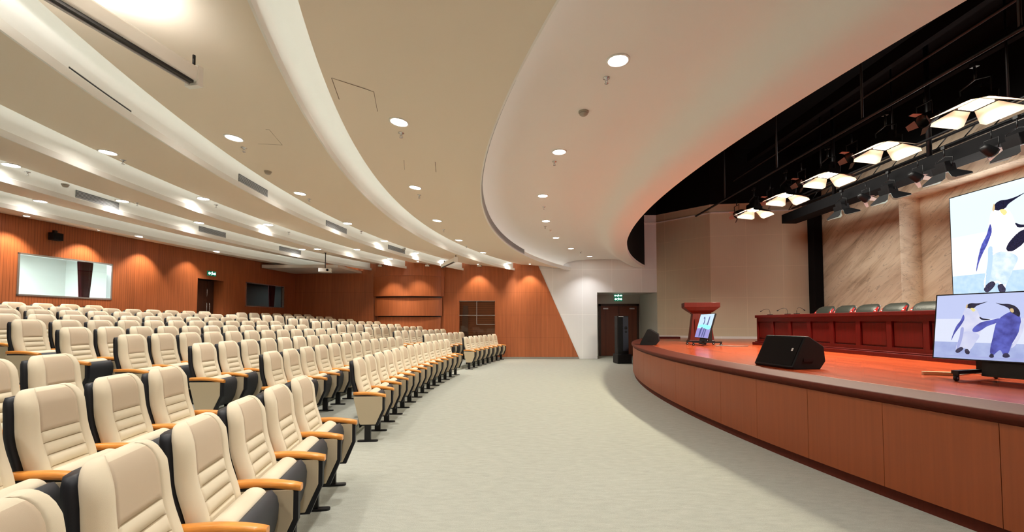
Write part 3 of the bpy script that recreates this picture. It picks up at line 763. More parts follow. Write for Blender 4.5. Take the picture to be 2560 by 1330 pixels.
def display(name, label, loc, rz, tilt, w, h, picf, cart):
    t = thing(name, label, 'television', loc, rz)
    Mx = Matrix.Translation((0,0,cart['z0'])) @ Matrix.Rotation(tilt, 4, 'Y')
    b = .012
    mb = MB()
    mb.box((.0,-w-b,-b),(.035,b,h+b), M_blackm, Mx); mb.build('casing', t, bevel=.002)
    mb = MB()
    for a, c in (((-.004,-w-b,-b),(.002,b,0)),((-.004,-w-b,h),(.002,b,h+b)),((-.004,-w-b,0),(.002,-w,h)),((-.004,0,0),(.002,b,h))): mb.box(a, c, M_blackm, Mx)
    mb.build('bezel', t)
    mb = MB(); picf(mb, -.0045); mb.v = [tuple(Mx @ Vector(v)) for v in mb.v]; mb.build('screen', t, recalc=False)
    mb = MB(); yc = -w/2
    mb.box((.04,yc-.22,-.16),(.10,yc+.22,.36), M_blackm, Mx)
    mb.build('mount', t)
    zb_ = cart['base']
    for q_ in (-.30, .24):
        mb = MB(); mb.box((.10,yc+q_,zb_),(.18,yc+q_+.06,cart['z0']+.25), M_blackm); mb.build('upright', t)
    mb = MB(); mb.box((-.30,yc-.31,zb_),(.42,yc-.25,zb_+.035), M_blackm); mb.box((-.30,yc+.25,zb_),(.42,yc+.31,zb_+.035), M_blackm); mb.box((.10,yc-.30,zb_),(.18,yc+.30,zb_+.04), M_blackm)
    mb.build('base_frame', t)
    for sx_ in (-.28, .40):
        for sy_ in (-.28, .28):
            mb = MB(); R_ = Matrix.Translation((sx_, yc+sy_-.012, .032)) @ Matrix.Rotation(-PI/2, 4, 'X')
            mb.lathe([(0,0),(.030,0),(.032,.006),(.032,.018),(.030,.024),(0,.024)], M_blackm, 14, R_)
            mb.lathe([(0,-.001),(.012,-.001),(.012,.025),(0,.025)], M_alu, 10, R_)
            mb.box((sx_-.012,yc+sy_-.02,.045),(sx_+.012,yc+sy_+.02,zb_+.002), M_blackm)
            mb.build('caster', t)
    return t
ax = Vector((.325, -.946)).normalized(); rz_ = math.atan2(-ax.y, -ax.x)-PI/2   # local -y along ax
def tvpic(mb, x): picture(mb, x, 1.22, .69, .72, 'tv_')
display('cart_television', 'large television on a black wheeled cart showing two penguins, at the stage front', (4.69, 5.0, SZ), rz_, math.radians(9), 1.22, .69, tvpic, dict(z0=.215, base=.075))
def lecpic(mb, x):
    bg = emis('lec_bg', (176,200,226), 1.0); pk = emis('lec_plum', (66,76,130), .9); tl = emis('lec_teal', (120,240,214), 1.2); wh = emis('lec_white', (220,240,250), 1.1)
    lo = emis('lec_low', (140,134,196), .9)
    W_, H_ = 1.1, .64
    def pt(u, v, d): return (x-d, -u*W_, v*H_)
    mb.add([pt(0,0,0),pt(1,0,0),pt(1,1,0),pt(0,1,0)], [(0,1,2,3)], bg)
    mb.add([pt(0,0,.0005),pt(1,0,.0005),pt(1,.42,.0005),pt(0,.38,.0005)], [(0,1,2,3)], lo)
    for P in ([(.28,.05),(.36,.05),(.40,.35),(.46,.60),(.44,.80),(.36,.90),(.30,.82),(.37,.80),(.40,.66),(.34,.45),(.26,.3)],
              [(.62,.05),(.70,.05),(.72,.40),(.76,.70),(.74,.92),(.68,.80),(.66,.5)], [(.48,.05),(.54,.05),(.60,.40),(.62,.62),(.56,.50),(.50,.3)]):
        mb.add([pt(u,v,.001) for u, v in catmull(P, 3)], [tuple(range(len(P)*3))], pk)
    for P in ([(.05,.50),(.30,.56),(.60,.54),(.95,.50),(.97,.42),(.70,.46),(.45,.45),(.2,.44),(.04,.42)], [(.40,.44),(.70,.46),(.94,.42),(.90,.36),(.66,.38)]):
        mb.add([pt(u,v,.0015) for u, v in catmull(P, 3)], [tuple(range(len(P)*3))], tl)
ld = thing
display('lectern_television', 'small tilted television on a wheeled stand in front of the lectern', (5.03, 12.35, SZ), math.radians(-6), math.radians(16), 1.1, .64, lecpic, dict(z0=.20, base=.075))

# ---- wedge monitors
def wedge(label, loc, rz, L=.70):
    t = thing('wedge_speaker', label, 'loudspeaker', loc, rz)
    prof = [(0,.03),(.02,.0),(.40,.0),(.48,.10),(.46,.29),(.25,.42),(.20,.42)]
    mb = MB(); mb.prism(prof, -L/2, L/2, M_spk, 1); mb.build('cabinet', t, bevel=.008)
    # grille on the sloped audience face
    d = Vector((.20,.39)); nrm = Vector((-.39,.20)).normalized()
    mb = MB()
    def g(s, y, o): p = Vector((0,.03))+d*s+nrm*o; return (p.x, y, p.y)
    vs = [g(.05,-L/2+.03,.006), g(.05,L/2-.03,.006), g(.95,L/2-.03,.006), g(.95,-L/2+.03,.006), g(.05,-L/2+.03,-.004), g(.05,L/2-.03,-.004), g(.95,L/2-.03,-.004), g(.95,-L/2+.03,-.004)]
    mb.add(vs, [(0,1,2,3),(4,5,6,7),(0,1,5,4),(1,2,6,5),(2,3,7,6),(3,0,4,7)], M_spkg); mb.build('grille', t)
    mb = MB()
    q = [g(.50,-L/2+.10,.008), g(.50,-L/2+.13,.008), g(.60,-L/2+.13,.008), g(.60,-L/2+.10,.008)]
    mb.add(q, [(0,1,2,3)], M_wlogo); mb.build('badge', t)
    mb = MB(); mb.box((.16,-L/2-.004,.10),(.30,-L/2+.01,.14), M_blackm); mb.build('handle', t)
    return t
wedge('large black wedge speaker at the stage edge beside the head table', (3.50, 6.05, SZ), math.radians(9))
wedge('small looking black wedge speaker at the far corner of the stage edge', (3.50, 12.2, SZ), math.radians(-20))

# ---- column loudspeaker on the floor
cpos = on_z(1556, 908, 0)
col = thing('column_speaker', 'tall black column loudspeaker on a square bass cabinet before the far door', 'loudspeaker', (cpos.x, cpos.y, 0), math.radians(6))
mb = MB(); mb.rbox((-.27,-.27,0.01),(.27,.27,.34), .03, M_spk, 2); mb.build('bass_cabinet', col, bevel=.01)
mb = MB(); mb.rbox((-.225,-.14,.34),(.20,.20,1.74), .03, M_spk, 2); c2 = mb.build('column_cabinet', col, bevel=.006)
mb = MB(); mb.box((-.20,-.15,.40),(-.03,-.138,1.70), M_spkg); mb.build('grille', c2)
mb = MB(); mb.box((-.02,-.15,.45),(.18,-.138,1.70), M_spkb); mb.build('front_panel', c2)
mb = MB(); R_ = Matrix.Translation((.09,-.149,1.30)) @ Matrix.Rotation(PI/2, 4, 'X'); mb.lathe([(0,0),(.055,0),(.055,.006),(0,.006)], M_spk, 18, R_)
R_ = Matrix.Translation((.09,-.149,1.16)) @ Matrix.Rotation(PI/2, 4, 'X'); mb.lathe([(0,0),(.04,0),(.04,.006),(0,.006)], M_spk, 18, R_); mb.build('driver', c2)
mb = MB(); mb.box((-.18,-.152,1.70),(0,-.13,1.725), M_alu); mb.build('badge', c2)
# cables
mb = MB(); b0 = Vector((cpos.x+.20, cpos.y+.12, .22))
for k in range(3):
    mb.tube([b0+Vector((.06,0,.05*k)), b0+Vector((.18+.02*k,-.06,-.04)), b0+Vector((.20,-.12,-.21)), b0+Vector((.34,-.10+.05*k,-.212))], .008, M_wlogo, 6)
tag(mb.build('cable_bundle'), 'white cables running from the column speaker to the stage foot', 'cable')
mb = MB(); p0 = on_z(2345, 938, SZ)
mb.tube([(p0.x+.16,p0.y-.06,SZ+.01),(p0.x+.2,p0.y-.05,SZ+.01),(p0.x+.5,p0.y+.1,SZ+.01),(p0.x+.75,p0.y-.2,SZ+.01),(p0.x+1.0,p0.y-.5,SZ+.01)], .006, M_cable, 6)
tag(mb.build('power_cable'), 'thin cable lying on the deck under the large television cart', 'cable')
mb = MB(); mb.rbox((-.14,-.03,0),(.14,.03,.04), .01, mat('socket_beige',(205,180,140),.5), 2); ps = mb.build('power_strip', bevel=.004); ps.location = (p0.x, p0.y, SZ); ps.rotation_euler = (0,0,-.4)
tag(ps, 'beige power strip on the deck at the left of the television cart', 'power strip')
mb = MB(); p1 = on_z(1790, 866, SZ)
mb.tube([(p1.x,p1.y,SZ+.01),(p1.x+.2,p1.y+.2,SZ+.01),(p1.x+.45,p1.y-.1,SZ+.01),(p1.x+.8,p1.y,SZ+.01)], .01, M_cable, 6)
tag(mb.build('power_cable'), 'grey cable on the deck beside the lectern television', 'cable')

# ================================================================== auditorium seats
def back_rows():
    """list of (z, front x, back x, half width)"""
    out = []
    zs = [.40,.43,.47,.51,.55,.585]+[g+d for g in (.60,.665,.73,.793) for d in (-.008,-.0025,0,.0025,.008)]+[.632,.698,.762]+[.82,.86,.90,.94,.97,.995,1.012,1.024,1.03]
    zs.sort()
    for z in zs:
        t = (z-.40)/.63
        fx = -.165-.02*t-.165*t**1.1+.045*math.exp(-((t-.93)/.28)**2)
        fx += .012*math.exp(-((t-.35)/.18)**2)
        hw = .226-.008*t+.012*math.sin(PI*t)
        th = .105-.02*t
        e = 0
        if z > .94:
            q = (z-.94)/.09; hw -= .075*(1-math.sqrt(max(0, 1-q*q))); th *= .35+.65*math.sqrt(max(0, 1-q*q)); 
            fx -= .03*(1-math.sqrt(max(0, 1-q*q)))
        out.append((z, fx, fx-th, hw))
    return out
GRO = {.60, .665, .73, .793}
def build_seat(extra_far=False):
    t = thing('auditorium_seat', '', 'seat', (0,0,0))
    rows = back_rows()
    mb = MB(); us = [-1,-.985,-.93,-.82,-.66,-.60,-.592,-.585,-.578,-.57,-.5,-.25,0,.25,.5,.57,.578,.585,.592,.60,.66,.82,.93,.985,1]
    n = len(us)
    vs = []
    for z, fx, bx, hw in rows:
        ring = []
        for u in us:
            edge = 1-math.sqrt(max(0, 1-abs(u)**7)) if abs(u) < 1 else 1
            x = fx-(fx-bx)*.55*edge
            bol = .014*math.exp(-((abs(u)-.80)/.14)**2)*(1 if z < .97 else .4)
            x += bol
            if z > .79 and abs(abs(u)-.585) < .009: x -= .005
            if z <= .79 and abs(abs(u)-.585) < .009 and z > .44: x -= .003
            if abs(u) < .56 and any(abs(z-g) < .0035 for g in GRO): x -= .007
            elif abs(u) < .56 and .58 < z < .79: x += .003
            ring.append(Vector((x, u*hw, z)))
        for u in us[::-1][1:-1][::6]:
            ring.append(Vector((bx+.01, u*hw, z)))
        vs.append(ring)
    L = len(vs[0])
    flat = [p for r in vs for p in r]; fa = []; fb = []; fc = []
    for i in range(len(vs)-1):
        z0_, z1_ = rows[i][0], rows[i+1][0]
        for j in range(L):
            k = (j+1) % L; f = (i*L+j, i*L+k, (i+1)*L+k, (i+1)*L+j)
            um = (us[j]+us[k])/2 if j < n-1 else 9
            zm = (z0_+z1_)/2
            if (abs(um) < .59 and any(abs(zm-g) < .003 for g in GRO)) or (abs(abs(um)-.585) < .008 and .79 < zm < 1.02): fc.append(f)
            elif abs(um) < .59 and z0_ >= .79 and z0_ < 1.0: fb.append(f)
            else: fa.append(f)
    mb.add(flat, fa, M_fab, True)
    o = 0; kk = mb._m(M_fab2); ks = mb._m(M_seam)
    for f in fb: mb.f.append(f); mb.mi.append(kk); mb.sm.append(True)
    for f in fc: mb.f.append(f); mb.mi.append(ks); mb.sm.append(True)
    mb.f.append(tuple((len(vs)-1)*L+j for j in range(L))); mb.mi.append(0); mb.sm.append(True)
    mb.f.append(tuple(range(L))[::-1]); mb.mi.append(0); mb.sm.append(True)
    mb.build('backrest', t)
    # black rear shell
    mb = MB(); rings = []
    srows = [(.24,-.215,-.235,.20)]+[(z, bx+.03, bx-.035, hw+.007) for z, fx, bx, hw in rows if z < 1.0 and abs(z*200-round(z*200)) < .2]
    bz, bfx, bbx, bhw = rows[0]
    srows[0] = (.15, bbx+.01, bbx-.005, .175); srows.insert(1, (.26, bbx+.02, bbx-.02, .20))
    srows += [(1.0, rows[-4][2]+.02, rows[-4][2]-.008, rows[-4][3]-.03)]
    for z, a, b_, hw in srows:
        ring = [Vector((a, -hw, z)), Vector((a, hw, z))]
        for u in (.98,.9,.6,0,-.6,-.9,-.98):
            ring.append(Vector((b_+.03*abs(u)**6, u*hw, z)))
        rings.append(ring)
    mb.loft(rings, M_shell); mb.build('back_shell', t)
    # folded seat cushion and pan
    cu = [(-.215,.36),(-.215,.46),(-.205,.54),(-.175,.59),(-.135,.61),(-.095,.60),(-.072,.575),(-.080,.53),(-.10,.44),(-.11,.36)]
    def rnd(prof, ys_, m, name, shrink=.02):
        mb = MB(); cxm = sum(p[0] for p in prof)/len(prof); czm = sum(p[1] for p in prof)/len(prof); rings = []
        for y, s in ys_:
            rings.append([Vector((cxm+(p[0]-cxm)*s, y, czm+(p[1]-czm)*s)) for p in prof])
        mb.loft(rings, m); return mb.build(name, t)
    cs = catmull(cu, 3)
    rnd(cs, [(-.222,.80),(-.215,.92),(-.19,1),(0,1.01),(.19,1),(.215,.92),(.222,.80)], M_fab, 'seat_cushion')
    pn = [(-.11,.36),(-.10,.44),(-.080,.53),(-.070,.578),(-.050,.582),(-.022,.545),(-.012,.50),(-.016,.42),(-.04,.32),(-.08,.24),(-.14,.215),(-.17,.26),(-.17,.36)]
    rnd(pn, [(-.226,.93),(-.222,.985),(-.21,1),(.21,1),(.222,.985),(.226,.93)], M_shellg, 'seat_pan')
    # supports
    for s in ((-1, 1) if extra_far else (-1,)):
        y0_ = s*.275
        mb = MB()
        prof = [(-.30,.565),(.045,.565),(.052,.555),(.052,.40),(-.03,.215),(-.215,.215),(-.225,.225),(-.305,.555)]
        mb.prism(prof, y0_-.030, y0_+.030, M_side, 1); sp_ = mb.build('side_panel', t, bevel=.004)
        mb = MB()
        prof = [(-.29,.585),(.070,.585),(.078,.57),(.078,.39),(.0,.20),(-.20,.20),(-.29,.55)]
        mb.prism(prof, y0_-.020, y0_+.020, M_shell, 1); mb.build('frame', t)
        mb = MB(); rings = []
        for i in range(9):
            q = i/8; x = -.31+.40*q; z = .600-.010*q-.020*q**3+.008*math.sin(PI*q); w = .030+.004*q-(.010 if i in (0,8) else 0)
            rings.append([Vector((x, y0_+a*w, z+b_)) for a, b_ in ((-1,-.004),(-.9,.012),(-.5,.019),(.5,.019),(.9,.012),(1,-.004),(.85,-.018),(-.85,-.018))])
        mb.loft(rings, M_armw); mb.build('armrest', t)
        mb = MB(); mb.box((-.165,y0_-.018,.012),(-.090,y0_+.018,.22), M_blackm); mb.build('leg', t)
        mb = MB(); mb.rbox((-.255,y0_-.030,0),(.0,y0_+.030,.016), .028, M_blackm, 2); mb.build('foot', t)
    return t
seatA = build_seat(False); seatB = build_seat(True)
usedA = usedB = False
ROWN = ['front row','second row','third row','fourth row','fifth row','sixth row','seventh row','eighth row','ninth row','back row']
blocks = {  # first-chair Y per row, count, label
 'left': dict(y=[3.93,3.77,3.70,3.78,3.85,3.9,3.9,3.9,3.9,3.9], n=[7]*10, d=-1, txt='near block', g='auditorium seats of the near block'),
 'mid': dict(y=[6.0,5.78,5.77,5.71,5.88,6.1,6.57,6.8,6.9,6.8], n=[13,12,12,12,12,12,12,12,12,13], d=1, txt='middle block', g='auditorium seats of the middle block'),
 'far': dict(y=[14.68,14.1,14.0,13.95,14.0,14.1,14.3,14.35,14.4,14.45], n=[7,7,8,8,8,8,8,7,7,6], d=1, txt='far block', g='auditorium seats of the far block')}
PITCH_S = 0.552
NSEAT = 0
for bn, B in blocks.items():
    for k in range(10):
        r = R0+RD[k]
        th = math.asin((B['y'][k]-AC[1])/r)
        for i in range(B['n'][k]):
            a = th+B['d']*i*PITCH_S/r
            x = AC[0]-r*math.cos(a); y = AC[1]+r*math.sin(a)
            if y > 17.95: continue
            if AC[0]-(r+.42)*math.cos(a) < wallx(y)+.03: continue
            vis = False
            for dz in (0, .6, 1.03):
                for oy in (-.28,.28):
                    q = proj((x-.2, y+oy, RZ[k]+dz))
                    if q and -30 < q[0] < 2600 and -60 < q[1] < 1345: vis = True
            if not vis: continue
            last = (i == B['n'][k]-1 if B['d'] > 0 else i == 0) or (bn == 'far' and y > 17.4)
            if last:
                c = seatB if not usedB else copy_tree(seatB); usedB = True
            else:
                c = seatA if not usedA else copy_tree(seatA); usedA = True
            c.location = (x, y, RZ[k]); c.rotation_euler = (0, 0, -a)
            fr = 'the aisle' if bn != 'mid' else 'the near aisle'
            c['label'] = 'cream seat in %s of %s, %s from %s' % (ROWN[k], B['txt'], ORD[i], fr)
            c['group'] = B['g']; NSEAT += 1
print('seats', NSEAT)

# ================================================================== ceiling fittings
def ceil_z(p2):
    """height of the ceiling surface over a plan point"""
    x, y = p2
    r = math.hypot(x-CC[0], y-CC[1])
    if r < RAD[0]: return 4.10
    for i in range(len(RAD)):
        if i+1 < len(RAD) and r < RAD[i+1]-GAP:
            rn = RAD[i+1]-GAP; t = min(1, (r-RAD[i])/(rn-RAD[i])); return L0+(BACKZ-L0)*(1-(1-t)**1.6)
        if i+1 < len(RAD) and r < RAD[i+1]: return BACKZ
    return L0+.03
def ceil_pt(px, py):
    z = 3.8
    for _ in range(12):
        p = on_z(px, py, z); z = .5*z+.5*ceil_z((p.x, p.y))
    return Vector((p.x, p.y, ceil_z((p.x, p.y))))
PW = 15
def ceil_tilt(p):
    e = .05; zx = (ceil_z((p.x+e,p.y))-ceil_z((p.x-e,p.y)))/(2*e); zy = (ceil_z((p.x,p.y+e))-ceil_z((p.x,p.y-e)))/(2*e)
    if abs(zx)+abs(zy) > .6: return (0,0,0)
    return Vector((-zx,-zy,1)).to_track_quat('Z','Y').to_euler()
def downlight(px, py, label, r=.095, power=PW, col=(1.0,.985,.965), group='round recessed downlights'):
    p = ceil_pt(px, py); 
    t = thing('downlight', label, 'ceiling light', p, 0, group); t.rotation_euler = ceil_tilt(p); t.location.z -= .004
    mb = MB(); mb.lathe([(r+.022,.004),(r+.022,-.006),(r+.006,-.010),(r,-.006),(r,.004)], M_cwhite, 24); mb.build('trim_ring', t)
    mb = MB(); mb.lathe([(0,-.003),(r,-.003),(r,.002),(0,.002)], M_led, 24); mb.build('diffuser', t)
    l = area('downlight_lamp', (0,0,-.02), (0,0,0), r*1.7, power, col, spread=math.radians(102)); l.parent = t
    return t
bands = [
 ('the smooth white ceiling beside the stage opening', [(1545,150),(1398,379),(1357,489),(1365,552),(1390,594),(1427,621),(1474,641)]),
 ('the first beige ceiling strip from the stage', [(998,304),(1038,468),(1093,551),(1147,600),(1208,631),(1272,657)]),
 ('the second beige ceiling strip from the stage', [(585,344),(750,483),(869,558),(961,602),(1040,632),(1107,654)]),
 ('the third beige ceiling strip from the stage', [(270,380),(508,496),(671,561),(794,605),(892,634),(975,655)]),
 ('the fourth beige ceiling strip from the stage', [(28,412),(306,510),(497,569),(640,606),(755,634)]),
 ('the fifth beige ceiling strip from the stage', [(100,520),(345,572),(540,612)]),
]
for txt, pts in bands:
    for i, (px, py) in enumerate(pts):
        downlight(px, py, 'downlight in %s, %s from near end' % (txt, ORD[i]))
# continue the rows towards and behind the camera (just outside the picture) so the near seats are lit
for i, (x, y) in enumerate(((1.75,2.2),(2.4,0.2),(-1.0,2.7),(-.4,.4),(-3.3,3.0),(-2.8,.6),(-5.1,3.2),(-4.6,.9),(-7.2,3.4),(-7.0,1.2))):
    z = ceil_z((x,y)); t = thing('downlight', 'round white downlight overhead behind the viewpoint, %s of the near group' % ORD[i], 'ceiling light', (x,y,z), 0, 'round recessed downlights')
    mb = MB(); mb.lathe([(.117,.004),(.117,-.006),(.10,-.010),(.095,-.006),(.095,.004)], M_cwhite, 24); mb.build('trim_ring', t)
    mb = MB(); mb.lathe([(0,-.003),(.095,-.003),(.095,.002),(0,.002)], M_led, 24); mb.build('diffuser', t)
    area('downlight_lamp', (0,0,-.02), (0,0,0), .16, PW, (1.0,.985,.965), spread=math.radians(102)).parent = t
# wall-washing spots near the wood walls
def spot(name, loc, tgt, power, ang, col, r=.03, blend=.6):
    l = bpy.data.lights.new(name, 'SPOT'); l.energy = power; l.spot_size = ang; l.spot_blend = blend; l.color = col; l.shadow_soft_size = r
    o = bpy.data.objects.new(name, l); C.objects.link(o); o.location = loc
    o.rotation_euler = (Vector(tgt)-Vector(loc)).to_track_quat('-Z','Y').to_euler(); return o
for i, y in enumerate((7.6, 9.05, 10.45, 11.86, 13.3)):
    x = wallx(y)+.46; t = thing('wall_washer', 'small wall-washing downlight by the left wood wall, %s from near end' % ORD[i], 'ceiling light', (x,y,L0+.03), 0, 'wall washers along the left wall')
    mb = MB(); mb.lathe([(.07,.004),(.07,-.008),(.05,-.010),(.05,.004)], M_cwhite, 18); mb.build('trim_ring', t)
    mb = MB(); mb.lathe([(0,-.004),(.05,-.004),(.05,.002),(0,.002)], M_led, 18); mb.build('diffuser', t)
    spot('wall_washer_lamp', (x,y,L0), (wallx(y)+.05,y,2.0), (95,95,95,85,45)[i], math.radians(88), (1,.86,.66))
for i, (px, yw) in enumerate(((1325,17.92), (1195,17.92), (1045,17.1), (965,17.1), (872,17.92))):
    p = on_y(px, 668, yw); z = ceil_z((p.x, p.y)); t = thing('wall_washer', 'small wall-washing downlight by the far wood wall, %s from white wall' % ORD[i], 'ceiling light', (p.x,p.y,z), 0, 'wall washers along the far wall')
    mb = MB(); mb.lathe([(.07,.004),(.07,-.008),(.05,-.010),(.05,.004)], M_cwhite, 18); mb.build('trim_ring', t)
    mb = MB(); mb.lathe([(0,-.004),(.05,-.004),(.05,.002),(0,.002)], M_led, 18); mb.build('diffuser', t)
    spot('wall_washer_lamp', (p.x,p.y,z-.03), (p.x,p.y+.38,2.0), 85, math.radians(84), (1,.86,.66))

# sprinklers and detectors
def sprinkler(px, py, i):
    p = ceil_pt(px, py)
    t = thing('sprinkler', 'small ceiling sprinkler head, %s' % i, 'sprinkler', p, 0, 'ceiling sprinklers')
    mb = MB(); mb.lathe([(.0,.002),(.038,.002),(.038,-.006),(.012,-.012),(.010,-.03),(0,-.03)], M_chrome, 14); mb.build('escutcheon', t)
    mb = MB(); mb.tube([(-.01,0,-.03),(-.014,0,-.045),(0,0,-.058)], .003, M_chrome, 5); mb.tube([(.01,0,-.03),(.014,0,-.045),(0,0,-.058)], .003, M_chrome, 5)
    mb.lathe([(0,-.058),(.022,-.058),(.022,-.061),(0,-.061)], M_chrome, 12); mb.build('deflector', t)
spr = [(1516,195,'beside the largest downlight of the white ceiling'),(1386,404,'below the second downlight of the white ceiling'),(1360,517,'below the third downlight of the white ceiling'),(1363,566,'below the fourth downlight of the white ceiling'),
 (1003,332,'below the nearest downlight of the first beige strip'),(1048,487,'below the second downlight of the first beige strip'),(1109,574,'below the third downlight of the first beige strip'),(1166,615,'beyond the fourth downlight of the first beige strip'),
 (610,369,'beside the nearest downlight of the second beige strip'),(773,497,'beside the second downlight of the second beige strip'),(903,578,'beside the third downlight of the second beige strip'),(1012,620,'beyond the fourth downlight of the second beige strip'),
 (308,400,'beside the nearest downlight of the third beige strip'),(540,512,'beside the second downlight of the third beige strip'),(722,580,'beside the third downlight of the third beige strip'),
 (69,430,'beside the nearest downlight of the fourth beige strip'),(342,522,'beside the second downlight of the fourth beige strip'),(1452,630,'near the far wall in the white ceiling')]
for a, b_, c in spr: sprinkler(a, b_, c)
def detector(px, py, label, s=1.0, m=M_tan):
    p = ceil_pt(px, py); t = thing('smoke_detector', label, 'detector', p, 0, 'ceiling smoke detectors')
    mb = MB(); mb.lathe([(0,.002),(.055*s,.002),(.055*s,-.014),(.048*s,-.018),(0,-.018)], m, 20); mb.build('base', t)
    mb = MB(); mb.lathe([(.046*s,-.018),(.044*s,-.036),(.03*s,-.05),(0,-.052)], m, 20); mb.build('sensor_head', t)
detector(1459, 279, 'round grey smoke detector in the white ceiling between two large downlights', 1.15)
detector(670, 428, 'round brown-grey smoke detector in the second beige ceiling strip')
detector(163, 465, 'round smoke detector in the fourth beige ceiling strip near the long vent')
detector(1010, 622, 'tiny smoke detector in the second beige ceiling strip near the far wall')
detector(1376, 575, 'tiny white smoke detector in the white ceiling', .7, M_cwhite)

# air vents set in the lips
def vent(bi, pxa, pxb, label):
    r = RAD[bi]+.058 if bi else RAD[0]-.002; zo = .045 if bi else -.03
    def solve(px):
        best = None
        for q in range(1500):
            y = 1.5+q*.0112
            if y > YF: break
            pp = proj((arcx(CC, r, y), y, 3.81 if bi else 3.73))
            if pp and (best is None or abs(pp[0]-px) < best[0]): best = (abs(pp[0]-px), y)
        return best[1]
    ya, yb_ = solve(pxa), solve(pxb)
    if yb_-ya < .3: yb_ = ya+.6
    t = thing('air_vent', label, 'air vent', (0,0,0), 0, 'linear air vents in the ceiling steps')
    n = max(4, int((yb_-ya)/.06)); ys_ = [ya+(yb_-ya)*i/n for i in range(n+1)]
    def strip(mb, dr_, z0_, z1_, m, d0=.0):
        z0_ += zo; z1_ += zo
        rings = [[Vector((arcx(CC, r-d0, y), y, z0_)), Vector((arcx(CC, r-dr_, y), y, z0_)), Vector((arcx(CC, r-dr_, y), y, z1_)), Vector((arcx(CC, r-d0, y), y, z1_))] for y in ys_]
        mb.loft(rings, m, smooth=False)
    if pxa < 180:      # narrow slot diffuser
        mb = MB(); strip(mb, .005, 3.722, 3.740, M_blackm); mb.build('slot', t)
        mb = MB(); strip(mb, .008, 3.714, 3.722, M_cwhite); strip(mb, .008, 3.740, 3.748, M_cwhite); mb.build('frame', t); return
    mb = MB(); strip(mb, .006, 3.715, 3.835, M_ventd); mb.build('backing', t)
    mb = MB(); strip(mb, .016, 3.705, 3.715, M_vent); strip(mb, .016, 3.835, 3.842, M_vent); mb.build('frame', t)
    for k in range(5):
        mb = MB(); strip(mb, .014, 3.720+.023*k, 3.732+.023*k, M_vent, .006); mb.build('louvre', t)
VT = [(2,172,328,'third'),(2,596,668,'third'),(2,815,866,'third'),(2,970,1012,'third'),(0,1286,1310,'first'),(4,188,296,'fifth'),(4,497,564,'fifth'),(4,698,752,'fifth')]
cnt = {}
for bi, a, b_, o_ in VT:
    k = cnt.get(bi, 0); cnt[bi] = k+1
    vent(bi, a, b_, ('narrow black slot' if a < 180 else 'grey slatted air')+' vent in %s ceiling step from stage, %s from near end' % (o_, ORD[k]))
# dark slot in the third step near the camera
# hatches
def hatch(p4, label):
    q = [ceil_pt(*p) for p in p4]
    mb = MB()
    for i in range(len(q)-1):
        a, b_ = q[i], q[i+1]; d = (b_-a).normalized(); w = Vector((-d.y, d.x, 0))*.004
        mb.add([a-w-Vector((0,0,.003)), b_-w-Vector((0,0,.003)), b_+w-Vector((0,0,.003)), a+w-Vector((0,0,.003))], [(0,1,2,3)], M_hatch)
    tag(mb.build('access_hatch', recalc=False), label, 'ceiling hatch', 'flush ceiling access hatches')
hatch([(848,248),(829,194),(935,229),(944,278)], 'thin outlined ceiling hatch above the nearest downlight of the first beige strip')
hatch([(645,359),(706,362),(674,324),(664,323)], 'thin outlined ceiling hatch beside the nearest downlight of the second beige strip')
hatch([(1012,424),(1010,400)], 'faint ceiling hatch seam left of centre in the first beige strip')
hatch([(1090,430),(1088,404)], 'faint ceiling hatch seam right of centre in the first beige strip')

# projection screen housings
def screen_case(a, b_, label):
    a = Vector(a); b_ = Vector(b_); d = (b_-a); L = d.length; rz2 = math.atan2(d.y, d.x)
    t = thing('projection_screen_case', label, 'projection screen', a, rz2)
    mb = MB(); mb.rbox((0,-.06,0),(L,.06,.13), .02, M_cwhite, 0); mb.build('casing', t)
    mb = MB(); mb.box((.02,-.045,-.022),(L-.02,.0,.001), M_blackm); mb.build('slot', t)
    mb = MB(); mb.tube([(.02,.0,-.022),(L-.02,.0,-.022)], .012, M_alu, 8); mb.build('bottom_bar', t)
    mb = MB(); mb.box((L,-.065,-.03),(L+.05,.065,.14), M_cwhite); mb.build('end_cap', t)
    mb = MB(); mb.tube([(L+.02,0,.14),(L+.02,0,.24)], .012, M_blackm, 6); mb.build('hanger', t)
    mb = MB(); mb.tube([(.3,0,.12),(.3,0,.24)], .012, M_blackm, 6); mb.build('hanger', t)
e1 = on_z(478, 205, 3.50); e0 = on_z(112, -12, 3.50); dirn = (e0-e1).normalized()
screen_case(e1+dirn*2.6, e1, 'long white and black projection screen case hanging from the ceiling at upper left')
f0 = on_z(1106, 655, 3.62); f1 = on_z(1140, 678, 3.50); 
g0 = on_y(1106, 657, 16.3); g1 = on_y(1139, 678, 14.6)
screen_case((g0.x,g0.y,3.50), (g1.x,g1.y,3.46), 'small white projection screen case hanging before the far wood wall')
sp1 = e1+dirn*1.05
gl = bpy.data.lights.new('case_glow_fill','AREA'); gl.energy = 45; gl.size = .5; gl.size_y=.06; gl.shape='RECTANGLE'; gl.color = (1,1,.98)  # added light that makes the ceiling glow above the case, not a fixture
go = bpy.data.objects.new('case_glow_fill', gl); C.objects.link(go); go.location = (sp1.x+.12, sp1.y+.02, 3.64); go.rotation_euler = (PI-.0, 0, math.atan2(dirn.y, dirn.x))

